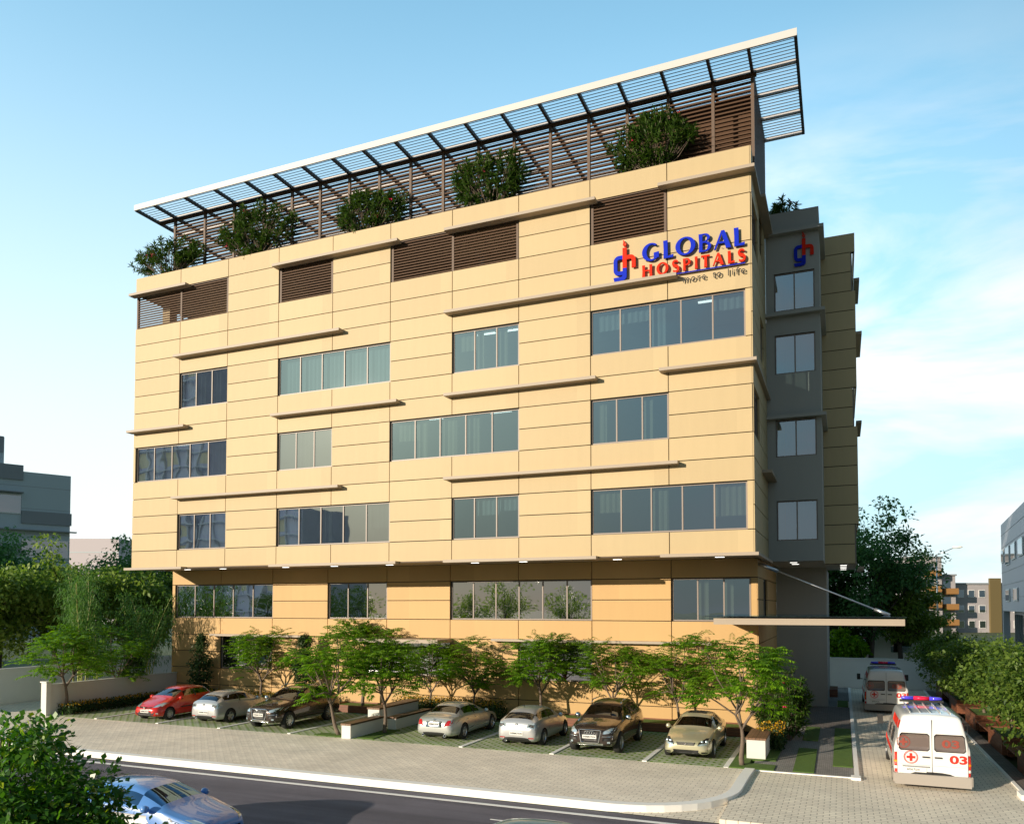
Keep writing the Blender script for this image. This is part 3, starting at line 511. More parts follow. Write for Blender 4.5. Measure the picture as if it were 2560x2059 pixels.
GLY = {
 'G': [arcp(.52, .5, .52, .51, 48, 318, 26)+[(.97, .12), (.97, .47), (.68, .43), (.68, .12)]+arcp(.56, .5, .30, .42, 300, 55, 22)],
 'O': [arcp(.5, .5, .5, .51, 0, 360, 36)[:-1], arcp(.5, .5, .27, .42, 0, 360, 36)[:-1]],
 'L': [[(0.03, 0), (.98, 0), (1, .17), (.45, .10), (.43, 1), (0, 1), (.04, .5)]],
 'B': [[(0.02, 0)]+arcp(.5, .28, .47, .28, -90, 80, 12)+arcp(.46, .78, .42, .22, -70, 90, 12)+[(0, 1), (.04, .5)], [(.30, .07)]+arcp(.46, .28, .26, .21, -90, 90, 10)+[(.30, .49)], [(.30, .57)]+arcp(.44, .755, .22, .18, -90, 90, 10)+[(.30, .93)]],
 'A': [[(0, 0), (.11, 0), (.24, .30), (.62, .30), (.70, 0), (1.0, 0), (.62, 1), (.43, 1)], [(.28, .39), (.58, .39), (.46, .80)]],
 'H': [[(0, 0), (.27, 0), (.25, .47), (.75, .47), (.73, 0), (1, 0), (.97, .5), (1, 1), (.73, 1), (.75, .56), (.25, .56), (.27, 1), (0, 1), (.03, .5)]],
 'P': [[(.02, 0), (.34, 0), (.31, .40)]+arcp(.48, .71, .48, .29, -90, 90, 14)+[(0, 1), (.05, .5)], [(.31, .50)]+arcp(.46, .715, .24, .20, -90, 90, 10)+[(.31, .92)]],
 'I': [[(0, 0), (1, 0), (.88, .5), (1, 1), (0, 1), (.12, .5)]],
 'T': [[(.34, 0), (.68, 0), (.64, .88), (1.0, .86), (1, 1), (0, 1), (0, .86), (.38, .88)]],
 'S': [stroke(S_path, lambda t: .13+.13*math.sin(math.pi*t)**1.3)]}
def glyph(ch, x0, x1, z0, z1, y, depth, m, parent, m2=None):
    vs, fs = curve_mesh(GLY[ch], 1); mb = MB(); out = [(x0+v[0]*(x1-x0), y-(v[2]+.5)*depth, z0+v[1]*(z1-z0)) for v in vs]
    mb.add(out, fs); return mb.build('letter', m, parent)
def emblem(x0, z0, s, y, parent, dep=.07):
    def poly(name, path, w, m, yo=0, raw=False):
        P = path if raw else stroke(path, w); vs, fs = curve_mesh([[(x0+(a-25.92)*s, z0+(b_-17.83)*s) for a, b_ in P]], dep); mb = MB(); mb.add([(v[0], y-dep/2-v[2]+yo, v[1]) for v in vs], fs); return mb
    a = poly('', [(26.29, 18.76)]+arcp(26.14, 18.62, .14, .14, 90, 180, 6)+arcp(26.14, 18.27, .14, .14, 180, 270, 6)+[(26.29, 18.13)], .15, None)
    b_ = poly('', [(26.29, 18.32), (26.45, 18.32)]+arcp(26.27, 18.0, .18, .17, 0, -90, 8)+[(25.95, 17.83), (25.92, 17.98)]+arcp(26.2, 18.06, .09, .08, -90, 0, 5), 0, None, raw=True); a.add(b_.v, b_.f)
    a.build('letter', M['blue'], parent)
    a = poly('', [(26.29, 18.323), (26.45, 18.323), (26.45, 19.13), (26.29, 19.13)], 0, None, raw=True)
    b_ = poly('', [(26.453, 18.735), (26.58, 18.74)]+arcp(26.6, 18.61, .13, .13, 90, 0, 6)+[(26.73, 18.3)], .155, None); a.add(b_.v, b_.f)
    a.build('letter', M['red'], parent)
    a = poly('', [(26.36, 19.17), (26.30, 19.26), (26.33, 19.36), (26.30, 19.47), (26.38, 19.38), (26.37, 19.28), (26.385, 19.2)], 0, None, raw=True)
    b_ = poly('', [(26.40, 19.17), (26.40, 19.26), (26.42, 19.34), (26.445, 19.27), (26.42, 19.2)], 0, None, raw=True); a.add(b_.v, b_.f); a.build('flame', M['red'], parent)
sg = thing('hospital_sign', (28.5, -.2, 17.4), 'raised blue and red lettering with tagline on the upper right of the cream wall', 'sign')
YS_ = -.10
for ch, a, b_ in zip('GLOBAL', (27.07, 27.9, 28.37, 29.25, 29.82, 30.55), (27.75, 28.29, 29.13, 29.73, 30.45, 30.94)): glyph(ch, a, b_, 18.43, 19.12, YS_, .07, M['blue'], sg)
for ch, a, b_ in zip('HOSPITALS', (27.07, 27.63, 28.23, 28.65, 29.1, 29.34, 29.77, 30.32, 30.68), (27.46, 28.09, 28.51, 28.95, 29.2, 29.66, 30.17, 30.57, 30.97)): glyph(ch, a, b_, 17.83, 18.29, YS_, .07, M['red'], sg)
MB().box((28.41, YS_-.07, 17.735), (30.95, YS_, 17.765)).build('underline', M['blue'], sg)
mb = MB(); text_fit(mb, 'more', 28.65, 29.5, 17.38, 17.56, YS_, depth=.03, space=1.25, bold=-.008); text_fit(mb, 'to', 29.76, 30.08, 17.38, 17.6, YS_, depth=.03, space=1.1, bold=-.008); text_fit(mb, 'life', 30.32, 30.95, 17.38, 17.64, YS_, depth=.03, space=1.3, bold=-.008); mb.build('tagline', M['black'], sg)
emblem(25.92, 17.83, 1, YS_, sg)
mb = MB()
for x in [26.0, 26.4, 26.7, 27.2, 28.05, 28.7, 29.4, 30.1, 30.7]: mb.tube((x, -.14, 18.5), (x, -.03, 18.5), .012, n=5)
mb.build('standoff_pins', M['steel'], sg)
sg2 = thing('emblem_sign', (32.8, 5.7, 19.7), 'small blue and red letter emblem high on the grey stair tower', 'sign'); emblem(32.37, 19.72, .91, 5.76, sg2, .05)
# ================================================================ VEHICLES
def hull(st, mats, seg_side, seg_ws, seg_rw, wheels, wr, name, root, gap=.05, lev=2):
    """st rows: y, zb, zbelt, ztop, w, wbelt, wtop"""
    vs = []; nr = 9
    for (y, zb, zB, zT, w, wB, wT) in st:
        cab = zT-zB > .2
        ring = [(0, zb), (w*.84, zb), (w*.985, zb+.09), (w, zb+(zB-zb)*.55), (wB, zB), (wB-.025, zB+(.035 if cab else .012)), (wT+.015, zT-(.06 if cab else .02)), (wT-.07, zT), (0, zT+.035)]
        for x, z in ring: vs.append((x, y, z))
    n = len(st); fs = []; mi = []
    for j in range(n-1):
        for k in range(nr-1):
            fs.append((j*nr+k, (j+1)*nr+k, (j+1)*nr+k+1, j*nr+k+1)); m_ = 0
            if k == 5 and j in seg_side: m_ = 2
            if k in (6, 7) and j in seg_ws: m_ = 1
            if k in (6, 7) and j in seg_rw: m_ = 3
            if k == 0: m_ = 4
            mi.append(m_)
    fs.append(tuple(range(nr-1, -1, -1))[::-1]); mi.append(0); fs.append(tuple((n-1)*nr+k for k in range(nr-1, -1, -1))); mi.append(0)
    me = bpy.data.meshes.new('hull'); bm = bmesh.new(); V = [bm.verts.new(v) for v in vs]
    for f, m_ in zip(fs, mi):
        try: q = bm.faces.new([V[i] for i in f]); q.material_index = m_
        except ValueError: pass
    geo = bmesh.ops.duplicate(bm, geom=bm.verts[:]+bm.edges[:]+bm.faces[:]); nv = [v for v in geo['geom'] if isinstance(v, bmesh.types.BMVert)]
    for v in nv: v.co.x *= -1
    bmesh.ops.reverse_faces(bm, faces=[f for f in geo['geom'] if isinstance(f, bmesh.types.BMFace)]); bmesh.ops.remove_doubles(bm, verts=bm.verts, dist=1e-5)
    # drop internal faces on the mid plane, keep caps
    bmesh.ops.recalc_face_normals(bm, faces=bm.faces); bm.to_mesh(me); bm.free()
    ms = [mats['paint'], mats['glass'], mats['glass'], mats['glass'], M['trim']]
    for m_ in ms: me.materials.append(m_)
    ob = bpy.data.objects.new('hull', me); COL.objects.link(ob); sm = ob.modifiers.new('s', 'SUBSURF'); sm.levels = lev; sm.render_levels = lev
    cut = MB()
    for wy in wheels:
        for s in (-1, 1):
            W_ = max(r[4] for r in st); a, b_ = sorted((s*(W_-.30), s*(W_+.3))); cut.lathe([(a, .001), (a, wr+gap), (b_, wr+gap), (b_, .001)], (0, wy, wr), 'x', 28)
    co = cut.build('cut', [M['trim']]*5, None, off=(0, 0, 0)); bm = bmesh.new(); bm.from_mesh(co.data); bmesh.ops.remove_doubles(bm, verts=bm.verts, dist=.003); bmesh.ops.recalc_face_normals(bm, faces=bm.faces); bm.to_mesh(co.data); bm.free()
    co.data.polygons.foreach_set('material_index', [4]*len(co.data.polygons))
    bo = ob.modifiers.new('b', 'BOOLEAN'); bo.operation = 'DIFFERENCE'; bo.object = co; bo.solver = 'EXACT'
    dg = bpy.context.evaluated_depsgraph_get(); dg.update(); ev = ob.evaluated_get(dg); m2 = ev.to_mesh()
    VV = [tuple(v.co) for v in m2.vertices]; PP = [(tuple(p.vertices), p.material_index) for p in m2.polygons]; ev.to_mesh_clear()
    bpy.data.objects.remove(ob); bpy.data.objects.remove(co)
    bvh = BVHTree.FromPolygons(VV, [p[0] for p in PP])
    for nm, ids, mm in (('body', (0, 4), [mats['paint'], M['trim']]), ('windscreen', (1,), mats['glass']), ('side_window', (2,), mats['glass']), ('rear_window', (3,), mats['glass'])):
        if nm == 'side_window':
            sets = [[p for p in PP if p[1] == 2 and sum(VV[i][0] for i in p[0]) > 0], [p for p in PP if p[1] == 2 and sum(VV[i][0] for i in p[0]) < 0]]
        else: sets = [[p for p in PP if p[1] in ids]]
        for S in sets:
            if not S: continue
            idx = {}; mb = MB(); f2 = []
            for p, m_ in S: f2.append(tuple(idx.setdefault(i, len(idx)) for i in p))
            inv = sorted(idx, key=idx.get); mb.v = [VV[i] for i in inv]; mb.f = f2; mb.m = [1 if m_ == 4 else 0 for p, m_ in S]
            o = mb.build(nm, mm, root, True)
            if nm == 'body':
                try: o.data.set_sharp_from_angle(angle=math.radians(38))
                except Exception: pass
    return bvh
def patch(bvh, poly, face, name, m, parent, off=.008, mirror=False, cuts=3):
    """a thin shell that follows the body: poly in (x,z) for front/rear, (y,z) for left/right, (x,y) for top"""
    out = []
    for sgn in ((1, -1) if mirror else (1,)):
        bm = bmesh.new(); P = [(p[0]*(sgn if face in ('front', 'rear', 'top') else 1), p[1]) for p in poly]; fv = [bm.verts.new((a, b_, 0)) for a, b_ in P]; bm.faces.new(fv); bmesh.ops.triangulate(bm, faces=bm.faces[:]); bmesh.ops.subdivide_edges(bm, edges=bm.edges[:], cuts=cuts, use_grid_fill=True)
        D = {'front': (0, 1, 0), 'rear': (0, -1, 0), 'top': (0, 0, -1), 'left': (-1, 0, 0), 'right': (1, 0, 0)}
        fc = face if not (mirror and face in ('left', 'right') and sgn < 0) else ('right' if face == 'left' else 'left'); d = Vector(D[fc])
        pos = []; last = None
        for v in bm.verts:
            a, b_ = v.co.x, v.co.y
            q = Vector((a, 0, b_)) if fc in ('front', 'rear') else (Vector((a, b_, 0)) if fc == 'top' else Vector((0, a, b_)))
            o = q-d*6; h = bvh.ray_cast(o, d); pos.append((h[0] if h[0] is not None else None, q))
        hs = [p[0] for p in pos if p[0] is not None]
        if not hs: bm.free(); continue
        mean = sum((h.dot(d) for h in hs))/len(hs); vs = []
        for h, q in pos: p = h if h is not None else q+d*(mean-q.dot(d)); vs.append(p-d*off)
        fs = [tuple(v.index for v in f.verts) for f in (bm.verts.index_update() or bm.faces)]
        be = [tuple(v.index for v in e.verts) for e in bm.edges if len(e.link_faces) == 1]; nv = len(vs); mb = MB(); mb.add([tuple(v) for v in vs]+[tuple(v+d*.02) for v in vs], fs+[(a, b_, b_+nv, a+nv) for a, b_ in be]); bm.free()
        out.append(mb.build(name, m, parent, True, off=(0, 0, 0)))
    return out
def rect(x0, x1, z0, z1): return [(x0, z0), (x1, z0), (x1, z1), (x0, z1)]
def wheel(root, x, y, r, w, s, spokes=5, rimcol='rim'):
    t = MB().lathe([(-w/2, r*.62), (-w/2, r*.93), (-w/2+.03, r), (w/2-.03, r), (w/2, r*.93), (w/2, r*.66), (w/2-.03, r*.62)], (x, y, r), 'x', 28).build('wheel', M['tyre'], root, True)
    xo = x+s*(w/2-.02); m_ = MB().lathe([(-.05, r*.66), (0, r*.68), (.012, r*.62), (-.02, r*.58), (-.11, r*.56)] if s > 0 else [(.05, r*.66), (0, r*.68), (-.012, r*.62), (.02, r*.58), (.11, r*.56)], (xo, y, r), 'x', 28)
    for k in range(spokes):
        a = 2*math.pi*k/spokes+.3; c, q = math.cos(a), math.sin(a); w1, w2 = .05 if spokes < 8 else .025, .035 if spokes < 8 else .02; pts = []
        for rr, ww in ((.04, w1), (r*.6, w2)):
            for g_ in (-1, 1): pts.append((y+c*rr-q*ww*g_, r+q*rr+c*ww*g_))
        a_, b_, d_, c_ = pts; X0, X1_ = xo-s*.035, xo-s*.0
        m_.add([(X0, *a_), (X0, *b_), (X0, *c_), (X0, *d_), (X1_-s*.02, *a_), (X1_-s*.02, *b_), (X1_, *c_), (X1_, *d_)], [(0, 1, 2, 3), (7, 6, 5, 4), (0, 4, 5, 1), (1, 5, 6, 2), (2, 6, 7, 3), (3, 7, 4, 0)])
    m_.lathe([(0, .001), (0, .06), (-s*.04, .07)], (xo-s*.005, y, r), 'x', 12); m_.build('rim', M[rimcol], t, False)
    MB().lathe([(0, .001), (0, r*.6)], (xo-s*.10, y, r), 'x', 16).build('brake_disc', M['darkmetal'], t)
def seats(root, ys, zf, w, m, wheelside=1, ydash=None):
    for y in ys:
        for x in (-w, w):
            mb = MB(); mb.box((x-.24, y-.25, zf), (x+.24, y+.25, zf+.16)); mb.add([(x-.23, y+.18, zf+.14), (x+.23, y+.18, zf+.14), (x+.19, y+.38, zf+.66), (x-.19, y+.38, zf+.66), (x-.23, y+.32, zf+.14), (x+.23, y+.32, zf+.14), (x+.19, y+.48, zf+.66), (x-.19, y+.48, zf+.66)], [(0, 1, 2, 3), (7, 6, 5, 4), (0, 3, 7, 4), (1, 5, 6, 2), (3, 2, 6, 7)]); mb.box((x-.12, y+.38, zf+.7), (x+.12, y+.47, zf+.86)); mb.build('seat', m, root)
    if ydash is not None:
        MB().box((-w-.3, ydash-.3, zf+.2), (w+.3, ydash+.1, zf+.48)).build('dashboard', M['trim'], root)
        r = MB(); n = 14; c = Vector((w*wheelside, ydash+.28, zf+.47)); pts = [c+Vector((.17*math.cos(2*math.pi*i/n), .06*math.sin(2*math.pi*i/n), .16*math.sin(2*math.pi*i/n))) for i in range(n)]
        for i in range(n): r.tube(pts[i], pts[(i+1) % n], .015, n=5)
        r.build('steering_wheel', M['trim'], root)
def mirrors(root, x, y, z, m, s=1.0):
    for g_ in (-1, 1):
        mb = MB().lathe([(-.07*s, .01), (-.06*s, .075*s), (.02*s, .09*s), (.07*s, .085*s), (.075*s, .01)], (g_*(x+.09), y, z), 'y', 12); mb.tube((g_*(x-.04), y+.02, z-.03), (g_*(x+.04), y, z), .02, n=6); mb.build('door_mirror', m, root, True)
def paint(name, c, metal=.5, rough=.28): return mat(name, c, rough, metal=metal, coat=1)
def plate(root, bvh, y, z, face, txt, w=.52, h=.12, x=0):
    sg_ = -1 if face == 'front' else 1; d = Vector((0, 1, 0)) if face == 'front' else Vector((0, -1, 0)); hit = bvh.ray_cast(Vector((x, -8*-sg_*-1 if False else (-8 if face == 'front' else 8), z)), d)[0]; yy = (hit.y if hit else y)+sg_*.02
    p = MB().box((x-w/2, min(yy, yy-sg_*.06), z-h/2), (x+w/2, max(yy, yy-sg_*.06), z+h/2)).build('number_plate', M['plate'], root)
    mb = MB(); xs = (x-w/2+.03, x+w/2-.03) if face == 'front' else (x+w/2-.03, x-w/2+.03); text_fit(mb, txt, xs[0], xs[1], z-h*.28, z+h*.28, yy, ysign=sg_, depth=.006, bold=.02); mb.build('lettering', M['black'], p)
    return yy
SC_ = .9
def begin(name, loc, rot, label, cat, group):
    t = thing(name, loc, label, cat, group, rot, local=True); t.scale = (SC_,)*3; return t
GRP = 'cars parked in front of the hospital'
def hatch_silver(loc):
    r = begin('parked_car', loc, math.pi, 'x', 'car', GRP); L_ = 4.25; o = -L_/2
    P = dict(paint=paint('silver_paint', (.52, .53, .54)), glass=M['carglass'])
    st = [(0, .34, .55, .62, .55, .5, .40), (.1, .2, .66, .73, .8, .74, .6), (.75, .17, .84, .9, .88, .8, .66), (1.2, .17, .93, .98, .89, .82, .68), (1.28, .17, .95, 1.02, .89, .83, .68), (2.05, .17, .97, 1.40, .89, .85, .57), (2.5, .17, .98, 1.46, .89, .85, .57), (3.3, .17, 1.01, 1.42, .89, .85, .56), (3.72, .17, 1.03, 1.32, .88, .83, .53), (4.08, .19, 1.01, 1.06, .84, .77, .58), (4.2, .24, .92, .97, .8, .73, .6), (4.27, .34, .66, .72, .70, .64, .5)]
    st = [(a+o,)+tuple(b_) for a, *b_ in st]; wy = (.82+o, 3.42+o)
    bv = hull(st, P, (5, 6, 7), (4,), (8,), wy, .33, 'h', r)
    patch(bv, [(.42, .80), (.80, .72), (.84, .93), (.66, .97), (.5, .93)], 'rear', 'tail_lamp', M['lens'], r, mirror=True); patch(bv, [(.50, .83), (.72, .78), (.74, .90), (.56, .91)], 'rear', 'lamp_inset', M['trim'], r, .014, mirror=True)
    patch(bv, rect(-.42, .42, .765, .79), 'rear', 'chrome_strip', M['chrome'], r, .012); patch(bv, rect(.5, .72, .36, .40), 'rear', 'reflector', M['tail'], r, mirror=True); patch(bv, rect(-.6, .6, .22, .29), 'rear', 'lower_bumper', M['trim'], r, .004)
    plate(r, bv, 0, .55, 'rear', 'EVERMOTION', .55, .13)
    MB().lathe([(-.02, .05), (.0, .055), (.02, .05), (.02, .035), (-.02, .03)], (0, L_/2-.01, .89), 'y', 14).build('badge', M['chrome'], r, True)
    for x in (.45,): MB().lathe([(-.1, .04), (.05, .045), (.05, .035), (-.05, .03)], (x, L_/2-.02, .26), 'y', 12).build('exhaust', M['chrome'], r, True)
    for y in wy:
        for s in (-1, 1): wheel(r, s*.77, y, .33, .22, s, 5)
    for y0, y1 in ((1.6, 1.615), (2.85, 2.865)): patch(bv, rect(y0+o, y1+o, .3, .95), 'left', 'door_seam', M['black'], r, .003, mirror=True, cuts=1)
    patch(bv, [(2.72+o, 1.0), (2.8+o, 1.0), (2.8+o, 1.40), (2.72+o, 1.40)], 'left', 'door_pillar', M['trim'], r, .004, mirror=True); patch(bv, rect(2.6+o, 2.78+o, .86, .89), 'left', 'door_handle', P['paint'], r, .03, mirror=True)
    mirrors(r, .86, 1.62+o, 1.02, P['paint']); seats(r, (2.0+o, 2.9+o), .42, .36, M['seatd'], 1, 1.45+o); MB().tube((0, 1.2, 1.44), (0, 1.32, 1.62), .008, n=5).build('aerial', M['trim'], r)
    return r
def hatch_red(loc):
    r = begin('parked_car', loc, math.radians(3), 'bright red three door hatchback parked nose out at the far left end', 'car', GRP); L_ = 3.95; o = -L_/2
    P = dict(paint=mat('red_paint', (.62, .015, .008), .25, coat=1), glass=M['carglass'])
    st = [(0, .3, .52, .58, .5, .45, .36), (.1, .2, .64, .70, .76, .68, .54), (.6, .17, .83, .90, .85, .75, .6), (1.0, .17, .94, 1.02, .85, .78, .62), (1.06, .17, .96, 1.05, .85, .79, .63), (1.85, .17, 1.0, 1.44, .85, .81, .56), (2.3, .17, 1.01, 1.50, .85, .81, .56), (3.2, .17, 1.04, 1.47, .85, .81, .54), (3.55, .17, 1.06, 1.41, .84, .79, .52), (3.84, .2, 1.04, 1.1, .81, .74, .56), (3.93, .25, .9, .95, .77, .7, .56), (3.97, .34, .66, .7, .66, .6, .5)]
    st = [(a+o,)+tuple(b_) for a, *b_ in st]; wy = (.78+o, 3.25+o)
    bv = hull(st, P, (5, 6, 7), (4,), (8,), wy, .31, 'h', r)
    patch(bv, [(.40, .66), (.72, .70), (.78, .86), (.62, .86), (.45, .76)], 'front', 'headlight', M['lens'], r, .01, mirror=True); patch(bv, [(-.50, .30), (.50, .30), (.58, .47), (-.58, .47)], 'front', 'grille', M['trim'], r); patch(bv, [(.08, .62), (.36, .64), (.38, .70), (.1, .67)], 'front', 'upper_grille', M['trim'], r, mirror=True)
    patch(bv, rect(.62, .7, .36, .42), 'front', 'fog_lamp', M['chrome'], r, .012, mirror=True); plate(r, bv, 0, .48, 'front', 'EVERMOTION', .5, .12)
    MB().add([(0, -L_/2-.03, .72), (-.045, -L_/2-.03, .65), (0, -L_/2-.03, .58), (.045, -L_/2-.03, .65), (0, -L_/2+.04, .72), (-.045, -L_/2+.04, .65), (0, -L_/2+.04, .58), (.045, -L_/2+.04, .65)], [(0, 1, 2, 3), (0, 4, 5, 1), (1, 5, 6, 2), (2, 6, 7, 3), (3, 7, 4, 0)]).build('badge', M['chrome'], r)
    for y in wy:
        for s in (-1, 1): wheel(r, s*.73, y, .31, .2, s, 10)
    for y0, y1 in ((1.4, 1.415), (2.65, 2.665)): patch(bv, rect(y0+o, y1+o, .3, .98), 'left', 'door_seam', M['black'], r, .003, mirror=True, cuts=1)
    patch(bv, rect(1.5+o, 2.9+o, .55, .6), 'left', 'side_moulding', M['trim'], r, .014, mirror=True); patch(bv, [(2.5+o, 1.03), (2.6+o, 1.03), (2.6+o, 1.45), (2.5+o, 1.45)], 'left', 'door_pillar', M['trim'], r, .004, mirror=True); patch(bv, rect(2.35+o, 2.53+o, .86, .9), 'left', 'door_handle', P['paint'], r, .03, mirror=True)
    mirrors(r, .82, 1.4+o, 1.02, P['paint']); seats(r, (1.85+o, 2.7+o), .42, .34, M['seatd'], 1, 1.3+o); return r
def suv(loc):
    r = begin('parked_car', loc, 0, 'x', 'car', GRP); L_ = 4.95; o = -L_/2
    P = dict(paint=paint('brown_paint', (.055, .038, .032), .55, .22), glass=M['carglass'])
    st = [(0, .42, .76, .86, .66, .62, .5), (.1, .3, .88, .98, .88, .82, .66), (.8, .26, 1.04, 1.12, .97, .88, .7), (1.35, .26, 1.12, 1.19, .98, .9, .72), (1.42, .26, 1.14, 1.22, .98, .9, .72), (2.2, .26, 1.17, 1.66, .98, .92, .65), (2.7, .26, 1.18, 1.74, .98, .92, .65), (3.8, .26, 1.20, 1.73, .98, .92, .63), (4.35, .26, 1.22, 1.66, .96, .9, .60), (4.78, .3, 1.18, 1.24, .93, .85, .66), (4.9, .36, 1.0, 1.06, .9, .82, .66), (4.96, .44, .8, .86, .8, .74, .6)]
    st = [(a+o,)+tuple(b_) for a, *b_ in st]; wy = (.92+o, 3.92+o)
    bv = hull(st, P, (5, 6, 7), (4,), (8,), wy, .39, 'h', r)
    g_ = patch(bv, [(-.34, .50), (.34, .50), (.40, .92), (-.40, .92)], 'front', 'grille', M['trim'], r, .02)
    gy = bv.ray_cast(Vector((0, -8, .7)), Vector((0, 1, 0)))[0].y
    for a, b_ in (((-.34, .48), (.34, .48)), ((.34, .48), (.42, .94)), ((.42, .94), (-.42, .94)), ((-.42, .94), (-.34, .48))): MB().tube((a[0], gy-.03, a[1]), (b_[0], gy-.03+.05*(b_[1] > .9), b_[1]), .018, n=6).build('grille_surround', M['chrome'], r)
    sl_ = MB()
    for k in range(7): z = .54+k*.055; sl_.box((-.34, gy-.04, z), (.34, gy-.028, z+.012))
    sl_.build('grille_bars', M['darkmetal'], r)
    rg = MB()
    for k in range(4):
        c = Vector((-.135+.09*k, gy-.05-.002*(k % 2), .84)); n = 18
        for i in range(n):
            a, b_ = 2*math.pi*i/n, 2*math.pi*(i+1)/n; rg.tube(c+Vector((math.cos(a)*.055, 0, math.sin(a)*.055)), c+Vector((math.cos(b_)*.055, 0, math.sin(b_)*.055)), .009, n=5, cap=False)
    rg.build('badge', M['chrome'], r, True)
    p = MB().box((-.27, gy-.07, .63), (.27, gy-.03, .76)).build('number_plate', M['plate'], r); mb = MB(); text_fit(mb, 'EVERMOTION', -.24, .24, .66, .73, gy-.07, depth=.006, bold=.02); mb.build('lettering', M['black'], p)
    patch(bv, [(.50, .80), (.90, .86), (.90, 1.0), (.70, .99), (.52, .90)], 'front', 'headlight', M['lens'], r, .012, mirror=True); patch(bv, [(.48, .55), (.84, .58), (.84, .70), (.50, .66)], 'front', 'side_intake', M['trim'], r, .01, mirror=True); patch(bv, rect(.47, .84, .70, .73), 'front', 'chrome_strip', M['chrome'], r, .016, mirror=True)
    patch(bv, [(-.78, .38), (.78, .38), (.82, .46), (-.82, .46)], 'front', 'lower_guard', M['chrome'], r, .03); patch(bv, rect(.66, .76, .47, .54), 'front', 'fog_lamp', M['lens'], r, .012, mirror=True)
    for y in wy:
        for s in (-1, 1): wheel(r, s*.86, y, .39, .26, s, 10)
    for s in (-1, 1):
        q = MB(); pts = [(s*.60, 2.25+o, 1.70), (s*.61, 2.5+o, 1.80), (s*.61, 4.0+o, 1.80), (s*.58, 4.3+o, 1.70)]
        for a, b_ in zip(pts[:-1], pts[1:]): q.tube(a, b_, .022, n=6)
        q.build('roof_rail', M['chrome'], r, True)
    for y0 in (1.75, 2.85, 3.75): patch(bv, rect(y0+o, y0+.015+o, .4, 1.12), 'left', 'door_seam', M['black'], r, .003, mirror=True, cuts=1)
    for y0 in (2.72, 3.68): patch(bv, rect(y0+o, y0+.09+o, 1.2, 1.66), 'left', 'door_pillar', M['trim'], r, .004, mirror=True)
    for y0 in (2.62, 3.5): patch(bv, rect(y0+o, y0+.18+o, 1.0, 1.04), 'left', 'door_handle', P['paint'], r, .03, mirror=True)
    patch(bv, rect(1.5+o, 3.4+o, .3, .40), 'left', 'sill_trim', M['rim'], r, .01, mirror=True)
    mirrors(r, .94, 1.75+o, 1.24, M['chrome'], 1.2); seats(r, (2.2+o, 3.1+o), .60, .40, M['seat'], 1, 1.65+o); return r
